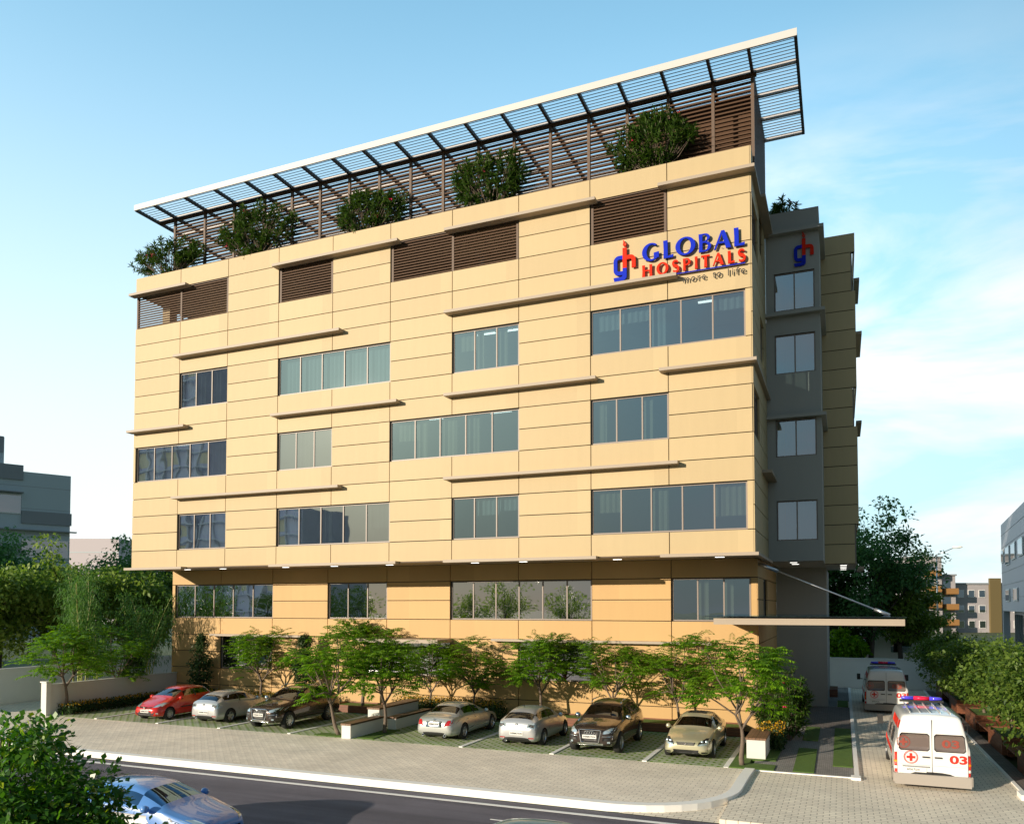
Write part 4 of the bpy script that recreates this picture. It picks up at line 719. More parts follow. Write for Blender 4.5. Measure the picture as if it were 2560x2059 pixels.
def sedan(loc, col, rot, label, facing):
    r = begin('parked_car', loc, rot, label, 'car', GRP); L_ = 4.8; o = -L_/2
    P = dict(paint=paint('sedan_paint', col), glass=M['carglass'])
    st = [(0, .32, .52, .59, .58, .52, .42), (.1, .19, .64, .70, .82, .74, .6), (.8, .17, .80, .86, .9, .8, .66), (1.35, .17, .90, .95, .91, .83, .68), (1.42, .17, .91, .98, .91, .84, .68), (2.2, .17, .93, 1.34, .91, .86, .57), (2.6, .17, .94, 1.42, .91, .86, .58), (3.35, .17, .97, 1.40, .91, .86, .56), (3.55, .17, .98, 1.36, .91, .85, .55), (4.1, .17, .99, 1.05, .9, .82, .64), (4.18, .18, .98, 1.03, .89, .81, .64), (4.62, .2, .94, .99, .86, .78, .62), (4.78, .26, .8, .86, .8, .72, .58), (4.84, .34, .62, .68, .7, .64, .5)]
    st = [(a+o,)+tuple(b_) for a, *b_ in st]; wy = (.92+o, 3.75+o)
    bv = hull(st, P, (5, 6, 7), (4,), (8,), wy, .33, 'h', r)
    if facing == 'rear':
        patch(bv, [(.45, .64), (.84, .72), (.84, .90), (.60, .88)], 'rear', 'tail_lamp', M['tail'], r, .012, mirror=True); patch(bv, rect(-.36, .36, .60, .85), 'rear', 'plate_recess', M['chrome'], r, .004); plate(r, bv, 0, .72, 'rear', 'EVERMOTION', .5, .12)
        for x in (-.5, .5): MB().lathe([(-.1, .05), (.04, .065), (.05, .05), (-.02, .04), (-.1, .03)], (x, L_/2+.0, .27), 'y', 14).build('exhaust', M['chrome'], r, True)
        MB().lathe([(-.01, .035), (.01, .045), (.015, .03)], (0, L_/2-.02, .9), 'y', 12).build('badge', M['chrome'], r, True)
    else:
        patch(bv, [(.42, .56), (.80, .62), (.84, .76), (.66, .77), (.45, .66)], 'front', 'headlight', M['trim'], r, .008, mirror=True); patch(bv, [(.45, .55), (.80, .60), (.80, .65), (.45, .61)], 'front', 'lamp_strip', M['lens'], r, .014, mirror=True)
        for x in (.56, .7):
            for s in (-1, 1): MB().lathe([(.02, .05), (-.03, .05), (-.04, .03), (-.045, .001)], (s*x, bv.ray_cast(Vector((s*x, -8, .68)), Vector((0, 1, 0)))[0].y, .68), 'y', 12).build('headlight_lens', M['lens'], r, True)
        patch(bv, [(-.30, .56), (.30, .56), (.34, .66), (-.34, .66)], 'front', 'grille', M['trim'], r, .01)
        gy = bv.ray_cast(Vector((0, -8, .6)), Vector((0, 1, 0)))[0].y; q = MB()
        for z in (.575, .6, .625, .65): q.box((-.3, gy-.03, z), (.3, gy-.01, z+.008))
        q.lathe([(-.03, .035), (-.045, .045), (-.03, .055), (-.02, .045)], (0, gy, .61), 'y', 16); q.add([(-.03, gy-.045, .58), (-.015, gy-.045, .58), (0, gy-.045, .63), (.015, gy-.045, .58), (.03, gy-.045, .58), (.008, gy-.045, .65), (-.008, gy-.045, .65)], [(0, 1, 2, 6), (2, 3, 4, 5), (6, 2, 5)]); q.build('badge', M['chrome'], r)
        patch(bv, [(-.42, .28), (.42, .28), (.46, .40), (-.46, .40)], 'front', 'lower_grille', M['trim'], r, .006); patch(bv, rect(.55, .75, .28, .34), 'front', 'side_intake', M['trim'], r, .006, mirror=True)
        patch(bv, rect(-.34, .34, 2.5+o, 2.95+o), 'top', 'sunroof', M['trim'], r, .012)
    for y in wy:
        for s in (-1, 1): wheel(r, s*.79, y, .33, .22, s, 5)
    for y0 in (1.75, 2.75, 3.5): patch(bv, rect(y0+o, y0+.015+o, .3, .9), 'left', 'door_seam', M['black'], r, .003, mirror=True, cuts=1)
    patch(bv, rect(2.68+o, 2.77+o, .97, 1.34), 'left', 'door_pillar', M['trim'], r, .004, mirror=True)
    for y0 in (2.55, 3.3): patch(bv, rect(y0+o, y0+.18+o, .80, .83), 'left', 'door_handle', M['chrome'], r, .03, mirror=True)
    patch(bv, rect(1.5+o, 3.3+o, .42, .45), 'left', 'side_moulding', M['chrome'], r, .012, mirror=True)
    mirrors(r, .88, 1.72+o, .98, P['paint']); seats(r, (2.25+o, 3.15+o), .38, .37, M['seatd'], 1, 1.7+o); return r
red_car = hatch_red((5.95, -2.75, .004))
opel = hatch_silver((8.98, -2.2, .004)); opel['label'] = 'silver hatchback parked tail out between the red car and a brown four by four'
dup(opel, (23.36, -2.15, .004), math.pi, 'silver hatchback parked tail out between the sedan and a brown four by four', GRP)
s1_ = suv((12.33, -2.35, .004)); s1_['label'] = 'brown four by four parked nose out beside a leaning feathery tree and a white bench'
dup(s1_, (26.2, -2.25, .004), 0, 'brown four by four parked nose out just left of the pale gold sedan', GRP)
sedan((20.1, -2.0, .004), (.50, .52, .50), math.pi, 'silver green sedan with red tail lamps parked tail out beside the stepped benches', 'rear')
sedan((29.35, -2.05, .004), (.62, .58, .40), 0, 'pale gold sedan with sunroof parked nose out at the right end of the row', 'front')
# ---- ambulances
def ambulance(loc):
    r = thing('ambulance', loc, 'x', 'ambulance', 'white ambulances on the driveway', math.pi, local=True); L_ = 5.3; o = -L_/2
    P = dict(paint=mat('ambulance_white', (.82, .81, .79), .3, coat=1), glass=M['carglass'])
    st = [(0, .34, .68, .76, .66, .62, .5), (.12, .2, .82, .9, .9, .82, .66), (.75, .18, 1.05, 1.14, .96, .88, .7), (.95, .18, 1.10, 1.2, .96, .9, .72), (1.75, .18, 1.14, 1.85, .96, .93, .74), (2.3, .18, 1.16, 2.02, .96, .94, .76), (3.8, .18, 1.16, 2.04, .96, .94, .76), (4.9, .18, 1.16, 2.04, .96, .94, .75), (5.18, .18, 1.16, 2.02, .95, .93, .73), (5.24, .18, 1.16, 1.98, .945, .925, .72), (5.30, .2, 1.14, 1.9, .93, .9, .69)]
    st = [(a+o,)+tuple(b_) for a, *b_ in st]; wy = (1.0+o, 4.3+o)
    bv = hull(st, P, (), (3,), (), wy, .33, 'h', r)
    R_ = mat('ambulance_red', (.72, .03, .015), .4); wg = mat('ambulance_window', (.17, .13, .115), .12, coat=1)
    def rr(x0, x1, z0, z1, k=.05): return [(x0+k, z0), (x1-k, z0), (x1, z0+k), (x1-.03, z1-k), (x1-.03-k, z1), (x0+k, z1), (x0, z1-k), (x0, z0+k)]
    for w_ in patch(bv, rr(.07, .80, 1.06, 1.50), 'rear', 'rear_window', wg, r, .012, mirror=True): pass
    for w_ in patch(bv, rr(.055, .82, 1.04, 1.52), 'rear', 'window_seal', M['trim'], r, .006, mirror=True): pass
    yb = L_/2; yr = bv.ray_cast(Vector((.4, 8, .8)), Vector((0, -1, 0)))[0].y
    def ry(x, z): h = bv.ray_cast(Vector((x, 8, z)), Vector((0, -1, 0)))[0]; return h.y if h else yr
    MB().box((-.004, yr-.02, .34), (.004, yr+.009, 1.9)).build('door_seam', M['trim'], r); 
    for x in (-.86, .86): MB().box((x-.003, ry(x, 1)-.03, .34), (x+.003, ry(x, 1)+.006, 1.8)).build('door_seam', M['trim'], r)
    # writing and painted window reflection on a rear face: reading runs towards -x in local space
    def label_on(s, x0, x1, z0, z1, m_, bold=.0, lift=.004):
        mb = MB(); vs, fs = text_geo(s, 1, 1, bold); a = vs.min(0); b_ = vs.max(0); out = []
        for v in vs:
            X = x0+(v[0]-a[0])/(b_[0]-a[0])*(x1-x0); Z = z0+(v[1]-a[1])/(b_[1]-a[1])*(z1-z0); out.append((X, ry(X, Z)+lift+(v[2]+.5)*.006, Z))
        mb.add(out, fs); return mb.build('lettering', m_, r)
    label_on('03', -.42, -.84, .74, .97, R_, .035); rg = mat('reflection_red', (.32, .07, .05), .3); label_on('03', -.24, -.66, 1.16, 1.38, rg, .03, .014)  # second, duller number on the window is a painted reflection
    def cross(cx, cz, s, m_, lift, ring=True):
        mb = MB(); y = ry(cx, cz)+lift; mb.box((cx-.3*s, y, cz-.09*s), (cx+.3*s, y+.008, cz+.09*s)); mb.box((cx-.09*s, y+.0005, cz+.09*s), (cx+.09*s, y+.0085, cz+.3*s)); mb.box((cx-.09*s, y+.0005, cz-.3*s), (cx+.09*s, y+.0085, cz-.09*s))
        if ring:
            for r0, r1 in ((.40*s, .43*s), (.46*s, .50*s)):
                n = 30; vs = []
                for i in range(n): a = 2*math.pi*i/n; vs += [(cx+r0*math.cos(a), y+.004, cz+r0*math.sin(a)), (cx+r1*math.cos(a), y+.004, cz+r1*math.sin(a))]
                mb.add(vs, [(2*i, 2*i+1, (2*i+3) % (2*n), (2*i+2) % (2*n)) for i in range(n)])
        mb.build('cross_or_reflection', m_, r)
    cross(.52, .86, .36, R_, .006); cross(.70, 1.27, .34, rg, .016, True)  # door emblem, then its reflection painted on the window pane
    for s in (-1, 1): MB().box((min(s*.06, s*.24), yr-.01, .865), (max(s*.06, s*.24), yr+.04, .90)).build('door_handle', M['darkmetal'], r)
    plx = .40; p = MB().box((plx-.26, ry(plx, .5)-.02, .46), (plx+.26, ry(plx, .5)+.02, .58)).build('number_plate', M['plate'], r); mb = MB(); text_fit(mb, 'в067рк', plx+.22, plx-.10, .485, .56, ry(plx, .5)+.02, ysign=1, depth=.005); mb.build('lettering', M['black'], p); MB().box((plx-.33, ry(plx, .6)-.02, .60), (plx+.33, ry(plx, .6)+.035, .63)).build('plate_ledge', M['rim'], r)
    for s in (-1, 1):
        MB().box((min(-s*.03, -s*.8), ry(.4, .70)-.02, .655), (max(-s*.03, -s*.8), ry(.4, .7)+.006, .66)).build('door_crease', M['rim'], r)
        patch(bv, [(s*.865, .60), (s*.94, .60), (s*.94, .98), (s*.865, .98)], 'rear', 'tail_lamp', R_, r, .014); patch(bv, [(s*.865, .70), (s*.94, .70), (s*.94, .76), (s*.865, .76)], 'rear', 'lamp_inset', M['amber'], r, .018); patch(bv, [(s*.865, .42), (s*.94, .42), (s*.94, .52), (s*.865, .52)], 'rear', 'reflector', R_, r, .012)
        f = 'left' if s > 0 else 'right'
        patch(bv, rect(o+3.2, yb-.1, 1.62, 1.84), f, 'red_stripe', R_, r, .004); patch(bv, rect(o+1.2, yb-.9, .78, .95), f, 'red_stripe', R_, r, .004)
        for a, b_ in ((1.55, 2.25), (2.5, 3.5), (3.7, 4.7)): patch(bv, rect(a+o, b_+o, 1.14, 1.56), f, 'side_window', wg, r, .008)
        patch(bv, rect(yb-.35, yb-.1, 1.62, 1.84), f, 'red_block', R_, r, .007)
        m_ = MB().box((min(s*1.04, s*1.2), o+1.35, 1.22), (max(s*1.04, s*1.2), o+1.45, 1.52)); m_.tube((s*.92, o+1.42, 1.25), (s*1.1, o+1.4, 1.28), .018, n=6); m_.build('door_mirror', M['trim'], r)
    MB().box((-.93, yb-.16, .12), (.93, yb+.07, .41)).box((-.965, yb-.8, .17), (-.93, yb+.05, .42)).box((.93, yb-.8, .17), (.965, yb+.05, .42)).build('bumper', mat('bumper_grey', (.36, .32, .28), .6), r)
    for x in (-.5, -.25, 0, .25, .5): MB().box((x-.006, 2.6+o, 2.03), (x+.006, 5.0+o, 2.085)).build('roof_rib', P['paint'], r)
    lb = MB().lathe([(-.57, .01), (-.54, .045), (-.22, .065), (-.22, .01)], (0, 2.35+o, 2.175), 'x', 16).build('light_bar', mat('beacon_blue', (.08, .06, .75), .15, coat=1), r, True)
    MB().lathe([(.22, .01), (.22, .065), (.54, .045), (.57, .01)], (0, 2.35+o, 2.175), 'x', 16).build('blue_lens', bpy.data.materials['beacon_blue'], lb, True); MB().lathe([(-.215, .01), (-.215, .067), (.215, .067), (.215, .01)], (0, 2.35+o, 2.175), 'x', 16).build('red_lens', mat('beacon_red', (.75, .01, .06), .15, coat=1), lb, True)
    MB().box((-.6, 2.28+o, 2.06), (.6, 2.42+o, 2.12)).build('light_bar_base', M['trim'], lb)
    for y in wy:
        for s in (-1, 1): wheel(r, s*.84, y, .33, .22, s, 8)
    return r
am = ambulance((36.3, -2.95, -.01)); am['label'] = 'sunlit white ambulance nearest the road with red and blue light bar and number 03'
dup(am, (35.95, 13.6, -.01), math.pi, 'white ambulance in the shade beside the grey stair tower, in front of the rear wall', 'white ambulances on the driveway')
# ---- cars on the road
def road_car(loc, rot, col, label, stripe=None, glass=None):
    r = begin('passing_car', loc, rot, label, 'car', 'cars passing on the road'); L_ = 4.4; o = -L_/2
    P = dict(paint=mat('road_car_paint', col, .3, coat=1), glass=glass or M['carglass'])
    st = [(0, .32, .52, .59, .58, .52, .42), (.1, .19, .66, .72, .82, .74, .6), (.75, .17, .82, .88, .9, .8, .66), (1.1, .17, .92, .97, .91, .83, .68), (1.16, .17, .93, 1.0, .91, .84, .68), (1.95, .17, .95, 1.36, .91, .86, .57), (2.4, .17, .96, 1.43, .91, .86, .58), (3.3, .17, .99, 1.40, .91, .86, .56), (3.7, .17, 1.0, 1.34, .91, .85, .55), (4.2, .19, .99, 1.04, .88, .8, .62), (4.34, .24, .86, .9, .84, .76, .6), (4.4, .34, .64, .7, .72, .66, .5)]
    st = [(a+o,)+tuple(b_) for a, *b_ in st]; wy = (.85+o, 3.55+o); bv = hull(st, P, (5, 6, 7), (4,), (8,), wy, .33, 'h', r)
    for y in wy:
        for s in (-1, 1): wheel(r, s*.79, y, .33, .22, s, 5)
    patch(bv, rect(2.5+o, 2.6+o, .97, 1.36), 'left', 'door_pillar', M['trim'], r, .004, mirror=True); patch(bv, [(.46, .6), (.8, .66), (.84, .8), (.6, .78)], 'front', 'headlight', M['lens'], r, .01, mirror=True); patch(bv, [(.5, .66), (.84, .7), (.84, .86), (.55, .84)], 'rear', 'tail_lamp', M['tail'], r, .012, mirror=True); patch(bv, rect(-.5, .5, .34, .48), 'front', 'grille', M['trim'], r)
    if stripe: patch(bv, [(.5+o, .5), (4.0+o, .5), (4.1+o, .86), (.9+o, .82)], 'left', 'white_flank', M['white'], r, .006, mirror=True)
    if stripe: patch(bv, rect(.3+o, 4.1+o, .34, .5), 'left', 'side_stripe', stripe, r, .008, mirror=True); patch(bv, rect(-.7, .7, .42, .5), 'rear', 'bumper_stripe', stripe, r, .01)
    for y0 in (1.5, 2.55, 3.3): patch(bv, rect(y0+o, y0+.015+o, .3, .92), 'left', 'door_seam', M['black'], r, .003, mirror=True, cuts=1)
    mirrors(r, .88, 1.5+o, 1.0, P['paint']); seats(r, (2.1+o, 2.95+o), .4, .36, M['seatd'], 1, 1.4+o); return r
road_car((20.0, -16.9, -.12), math.radians(92), (.10, .26, .62), 'blue car with white flank and red lower stripe driving past the leafy bush', mat('stripe_red', (.75, .04, .02), .4), glass_mat('blue_car_glass', (.10, .25, .55), (.4, .65, 1), .4))
road_car((29.6, -16.95, -.12), math.radians(88), (.25, .55, .56), 'pale teal car at the bottom edge of the road', None)
# ================================================================ PLANTS
def leaves_np(base, d, up, L_, W_, droop=.25):
    """one bent-kite quad per leaf; arrays (n,3)"""
    d = d/np.linalg.norm(d, axis=1, keepdims=True); s = np.cross(d, up); s /= (np.linalg.norm(s, axis=1, keepdims=True)+1e-9); L_ = L_[:, None]; W_ = W_[:, None]
    dn = np.array([[0, 0, -1.0]]); a = base; b_ = base+d*L_*.45+s*W_*.5; c = base+d*L_+dn*L_*droop; e = base+d*L_*.45-s*W_*.5
    v = np.stack([a, b_, c, e], 1).reshape(-1, 3); f = np.arange(len(base)*4).reshape(-1, 4); return v, f
def rv(rng, n): v = rng.normal(size=(n, 3)); return v/np.linalg.norm(v, axis=1, keepdims=True)
def grow(rng, p, d, ln, r, lv, mx, mb, tips, spread=.6, up=.15, kids=(2, 3), shrink=.74, n=6, wig=.12):
    p = np.array(p, float); d = np.array(d, float); d /= np.linalg.norm(d)
    for k in range(2):
        d2 = d+rng.normal(size=3)*wig; d2 /= np.linalg.norm(d2); q = p+d2*ln/2; mb.tube(p, q, r, r*.86, n=n, cap=(k == 1 and lv == mx)); p = q; r *= .86; d = d2
        if lv >= mx-1: tips.append((q.copy(), d.copy()))
    if lv >= mx: return
    for k in range(rng.integers(kids[0], kids[1]+1)):
        t = rng.normal(size=3); t -= t.dot(d)*d; t /= np.linalg.norm(t); nd = d+t*spread*rng.uniform(.7, 1.3)+np.array([0, 0, up]); grow(rng, p, nd, ln*shrink*rng.uniform(.8, 1.15), r*.72, lv+1, mx, mb, tips, spread, up, kids, shrink, max(4, n-1), wig)
def feather_crown(rng, tips, per=5, fl=.55, crown=None):
    B_, D_, U_, L_, W_ = [], [], [], [], []
    for q, d in tips:
        for k in range(per):
            a = rng.uniform(0, 2*math.pi); fd = np.array([math.cos(a), math.sin(a), rng.uniform(.0, .6)])+d*.7; fd /= np.linalg.norm(fd); ln = fl*rng.uniform(.7, 1.25); p0 = q+rng.normal(size=3)*.12
            side = np.cross(fd, [0, 0, 1]); side /= np.linalg.norm(side)+1e-9; m_ = 6; 
            for j in range(1, m_+1):
                t = j/m_; c = p0+fd*ln*t+np.array([0, 0, -1])*ln*.26*t*t; tg = fd+np.array([0, 0, -.5*t])
                for s in (-1, 1): B_.append(c); D_.append(side*s*.9+tg*.55+np.array([0, 0, -.25])); U_.append((0, 0, 1)); L_.append(ln*.36*(1-.35*t)); W_.append(ln*.125)
            B_.append(p0+fd*ln+np.array([0, 0, -.26*ln])); D_.append(fd+np.array([0, 0, -.6])); U_.append((0, 0, 1)); L_.append(ln*.3); W_.append(ln*.1)
    U_ = np.array(U_)+rng.normal(size=(len(U_), 3))*.25
    return leaves_np(np.array(B_), np.array(D_), U_, np.array(L_), np.array(W_), .2)
def feather_tree(seed, H=3.9, fork=1.15, R_=1.45, lean=(0, 0), lobes=13, nt=7):
    """forked trunk, limbs to leafy lobes set in a dome; every lobe ends in a spray of twigs that carry fronds"""
    rng = np.random.default_rng(seed); mb = MB(); tips = []; k = 5; tr = [np.zeros(3)]
    for i in range(1, k+1): t = i/k; tr.append(np.array([lean[0]*t**.7+.03*math.sin(t*5+seed), lean[1]*t+.03*math.sin(t*4), fork*t]))
    for i in range(k): mb.tube(tr[i], tr[i+1], .085-.007*i, .078-.007*i, n=8, cap=(i == 0))
    top = tr[-1]; zc = (H+fork)/2+.05; C_ = []; tries = 0
    while len(C_) < lobes and tries < 4000:
        tries += 1; u = rv(rng, 1)[0]; rad = rng.uniform(.35, 1)**.5; c = np.array([u[0]*R_*rad, u[1]*R_*rad, zc+u[2]*(H-fork)/2*rad*.9])
        if u[2] < -.3 and math.hypot(c[0], c[1]) < .4*R_: continue
        if all(np.linalg.norm(c-q) > .52 for q in C_): C_.append(c)
    forks = [top+np.array([.28*math.cos(a), .28*math.sin(a), .45]) for a in (seed, seed+2.2, seed+4.1)]
    for q in forks: mb.tube(top, q, .05, .04, n=6, cap=False)
    for c in C_:
        c = c+np.array([lean[0]*.6, 0, 0]); q = min(forks, key=lambda f: np.linalg.norm(f[:2]-c[:2]*.4)); m_ = q*.45+c*.55+rng.normal(size=3)*.08; mb.tube(q, m_, .032, .024, n=5, cap=False); mb.tube(m_, c, .024, .015, n=5, cap=False)
        for j in range(nt):
            u = rv(rng, 1)[0]; e = c+np.array([u[0]*.42, u[1]*.42, u[2]*.22+.05]); mb.tube(c, e, .01, .005, n=4, cap=False); o_ = c-np.array([0, 0, zc-.6]); tips.append((e, np.array([o_[0], o_[1], .5])/(np.linalg.norm(o_[:2])+.5)*.7+u*.4))
    return mb, tips, rng
def clump_tree(seed, H, R_, n_cl, per, leaf, mleaf, mbark, base_z=.35, trunk=.25, squash=.8, kind='sphere', name='tree', label='', cat='tree', group=None, loc=(0, 0, 0), limbs=7, rc=.32, lower=.0):
    """trunk + limbs reaching leaf clumps spread through an uneven crown"""
    rng = np.random.default_rng(seed); t = thing(name, loc, label, cat, group, local=True); mb = MB(); cz = H*(base_z+1)/2; hz_ = H*(1-base_z)/2; C_ = []
    while len(C_) < n_cl:
        u = rv(rng, 1)[0]; rad = rng.uniform(.25, 1)**.55; lob = 1+.22*math.sin(3*math.atan2(u[1], u[0])+seed)+.15*math.sin(5*u[2]+seed*2)
        if kind == 'column': w = (1-((u[2]+1)/2))**.7*1.0+.15; c = np.array([u[0]*R_*rad*w, u[1]*R_*rad*w, cz+u[2]*hz_*.95])
        else: c = np.array([u[0]*R_*rad*lob, u[1]*R_*rad*lob, cz+u[2]*hz_*rad*squash*1.1*lob])
        C_.append(c)
    C_ = np.array(C_); bend = rng.normal(size=2)*R_*.08; k = 5; top = cz+hz_*.3; P = [np.array([bend[0]*math.sin(i/k*2.5), bend[1]*math.sin(i/k*2), top*i/k]) for i in range(k+1)]
    for i in range(k): mb.tube(P[i], P[i+1], trunk*(1-.16*i), trunk*(1-.16*(i+1)), n=8, cap=False)
    for c in C_[:limbs*4]:
        s = P[1+int(rng.integers(1, k))]
        if c[2] < s[2]: s = P[2]
        m_ = (s+c)/2+rng.normal(size=3)*R_*.06+np.array([0, 0, -.05*R_]); mb.tube(s, m_, trunk*.36, trunk*.2, n=5, cap=False); mb.tube(m_, c, trunk*.2, trunk*.06, n=5, cap=False)
    mb.build('trunk', mbark, t, True)
    n = n_cl*per; off = rng.normal(size=(n, 3)); off /= np.linalg.norm(off, axis=1, keepdims=True); off *= (rng.uniform(0, 1, (n, 1))**.45)*R_*rc*np.repeat(rng.uniform(.6, 1.35, (n_cl, 1)), per, 0); off[:, 2] *= .62
    d = off/np.linalg.norm(off, axis=1, keepdims=True)*.8+rv(rng, n); up = rv(rng, n)*.8+np.array([0, 0, .9]); L_ = leaf*rng.uniform(.6, 1.35, n); v, f = leaves_np(np.repeat(C_, per, 0)+off, d, up, L_, L_*.55, .2)
    mesh_np('crown', v, f, mleaf, t); return t
# feathery trees: three builds, copied and turned
def make_feather(seed, loc, label, rot=0, lean=(0, 0), H=4.05, fork=1.15, per=6, R_=1.5, fl=.52, group='feathery leaved trees along the parking row'):
    t = thing('feathery_tree', loc, label, 'tree', group, rot, local=True); mb, tips, rng = feather_tree(seed, H, fork, R_, lean); mb.build('trunk', M['bark'], t, True); v, f = feather_crown(rng, tips, per, fl); mesh_np('crown', v, f, M['leafA'], t)
    print('feather', seed, len(tips), v[:, 2].max(), v[:, 0].min(), v[:, 0].max()); return t
fa = make_feather(3, (16.0, -4.3, 0), 'feathery tree with leaning trunk in front of the white bench', 0, lean=(-.4, 0), R_=1.5)
fb = make_feather(11, (17.38, -3.2, 0), 'feathery tree between the low bench and the silver green sedan', R_=1.25, H=3.6)
fc = make_feather(23, (31.12, -4.28, 0), 'bright feathery tree at the right corner lawn beside the pale gold sedan', R_=1.55)
dup(fb, (13.0, 1.9, .2), 1.1, 'feathery tree against the ochre wall behind the leaning front tree', scale=1.12)
dup(fc, (16.7, 1.8, .1), 2.2, 'feathery tree behind the stepped benches, left of the one by the sedan roof', scale=.82)
dup(fa, (18.7, 1.6, .1), 3.9, 'feathery tree growing behind the silver green sedan', scale=.84)
dup(fb, (22.2, 1.5, .1), 4.2, 'feathery tree behind the silver hatchback, casting a shadow on the bright wall', scale=1.0)
dup(fc, (25.3, 1.6, .1), .9, 'feathery tree behind the brown four by four near the middle of the wall', scale=.86)
dup(fa, (28.1, 1.6, .1), 5.3, 'feathery tree behind the pale gold sedan', scale=.88)
dup(fc, (7.1, 1.7, .1), 3.0, 'feathery tree in front of the ground floor window behind the left silver hatchback', scale=.93)
dup(fb, (.75, -4.2, 0), .4, 'bright feathery tree beside the white gate post at the far left', scale=1.1)
dup(fa, (-.35, -.5, 0), 2.6, 'feathery tree beyond the low wall left of the red hatchback', scale=.95)
# dark slender shrubs
def slender(loc, label, H, seed): return clump_tree(seed, H, .62, 60, 60, .13, M['leafD'], M['barkd'], .12, .035, kind='column', name='slender_shrub', label=label, cat='shrub', group='dark slender shrubs by the left walls', loc=loc, rc=.42)
slender((2.9, 1.9, .1), 'dark slender shrub against the left end of the ochre wall', 3.4, 4); slender((9.55, 1.9, .1), 'dark slender shrub right of the left ground floor window', 3.5, 5); slender((-1.0, 1.2, 0), 'dark slender shrub beyond the low wall behind the red hatchback', 3.1, 6)
# oleanders
def oleander(seed, loc, label, W_, H, n=34, group='flowering bushes in the roof planters', dep=.55):
    rng = np.random.default_rng(seed); t = thing('flowering_bush', loc, label, 'bush', group, local=True); mb = MB(); tips = []
    for k in range(n*3):
        u = rv(rng, 1)[0]; rad = rng.uniform(.45, 1)**.5*(1+.12*math.sin(u[0]*6+seed)); e = np.array([u[0]*W_/2*rad, u[1]*dep*rad-.1, H*.52+u[2]*H*.5*rad]); s = np.array([u[0]*.15, 0, -.2]); m_ = s*.5+e*.5+np.array([rng.normal()*.06, rng.normal()*.05, -.08])
        if k % 3 == 0: mb.tube(s, m_, .026, .016, n=5, cap=False)
        mb.tube(m_, e, .014, .007, n=4, cap=False); tips.append((e, e-m_)); tips.append((m_*.25+e*.75, e-m_))
    mb.build('stems', M['bark'], t, True); Bs, Ds, Us, Ls = [], [], [], []
    for q, d in tips:
        d = d/np.linalg.norm(d)
        for j in range(17):
            u = rv(rng, 1)[0]; dd = d*.55+u*.85; Bs.append(q-d*.1*rng.uniform(0, 1.6)); Ds.append(dd); Us.append(rv(rng, 1)[0]*.4+np.array([0, 0, 1])); Ls.append(rng.uniform(.2, .36))
    Ls = np.array(Ls); v, f = leaves_np(np.array(Bs), np.array(Ds), np.array(Us), Ls, Ls*.2, .15); mesh_np('foliage', v, f, M['leafO'], t)
    Bs = []; 
    for i in rng.choice(len(tips), 4, replace=False):
        for j in range(9): Bs.append(tips[i][0]+tips[i][1]/np.linalg.norm(tips[i][1])*.14+rng.normal(size=3)*.04)
    Bs = np.array(Bs); v, f = leaves_np(Bs, rv(rng, len(Bs)), rv(rng, len(Bs)), np.full(len(Bs), .09), np.full(len(Bs), .08)); mesh_np('flowers', v, f, M['pink'], t); return t
oleander(1, (1.9, .42, 22.3), 'flowering bush spilling over the left corner of the roof parapet', 4.9, 2.0, 36); oleander(2, (7.6, .42, 22.3), 'tall flowering bush on the roof, second from the left corner', 4.6, 2.7, 50); oleander(3, (14.1, .42, 22.3), 'low flowering bush on the roof left of the middle', 4.0, 1.9, 40)
oleander(5, (20.3, .42, 22.3), 'round flowering bush on the roof right of the middle', 4.0, 2.3, 46); oleander(7, (27.5, .42, 22.3), 'large flowering bush on the roof nearest the lettering corner', 3.7, 2.4, 46); oleander(9, (31.9, 7.0, 22.0), 'small dark bush on top of the grey stair tower', 1.5, 1.4, 14, 'flowering bushes in the roof planters')
oleander(12, (32.0, 1.4, .0), 'dark flowering bush at the foot of the flank beside the entrance path', 2.3, 2.6, 34, 'flowering bushes in the roof planters'); bpy.context.scene.objects[-1]
for o in COL.objects:
    if o.get('label', '').startswith('dark flowering bush at the foot'): o['group'] = 'bushes at the building foot'
# beds of yellow and orange flowers
def bed(name, x0, x1, y0, y1, h, seed, n, label=None):
    rng = np.random.default_rng(seed); p = np.stack([rng.uniform(x0, x1, n), rng.uniform(y0, y1, n), rng.uniform(0, 1, n)**.8*h*(.75+.25*np.sin(rng.uniform(0, 6, n)))], 1); d = rv(rng, n)*.6+np.array([0, 0, .7]); L_ = rng.uniform(.08, .17, n); v, f = leaves_np(p, d, rv(rng, n), L_, L_*.4, .2)
    o = mesh_np(name, v, f, M['leafD']); tag(o, label, 'flower bed', None, 'stuff'); m_ = n//7; p = np.stack([rng.uniform(x0, x1, m_), rng.uniform(y0, y1, m_), h*rng.uniform(.75, 1.08, m_)], 1); L_ = rng.uniform(.04, .09, m_); v, f = leaves_np(p, rv(rng, m_)+np.array([0, 0, .5]), rv(rng, m_), L_, L_*.8, .1); mesh_np('blossoms', v, f, M['flower'], o)
bed('flower_bed', .55, 1.35, -4.5, 1.2, .5, 1, 5200, 'long bed of yellow flowers along the low left wall'); bed('flower_bed', 1.2, 11.4, 1.35, 2.6, .6, 2, 9000, 'bed of yellow flowers along the ochre wall behind the three left cars'); bed('flower_bed', 14.9, 20.2, 1.35, 2.5, .8, 3, 6000, 'bed of orange flowers behind the stepped benches'); bed('flower_bed', 31.3, 32.15, -1.5, .6, .75, 4, 2600, 'clump of orange flowers behind the right white bench')
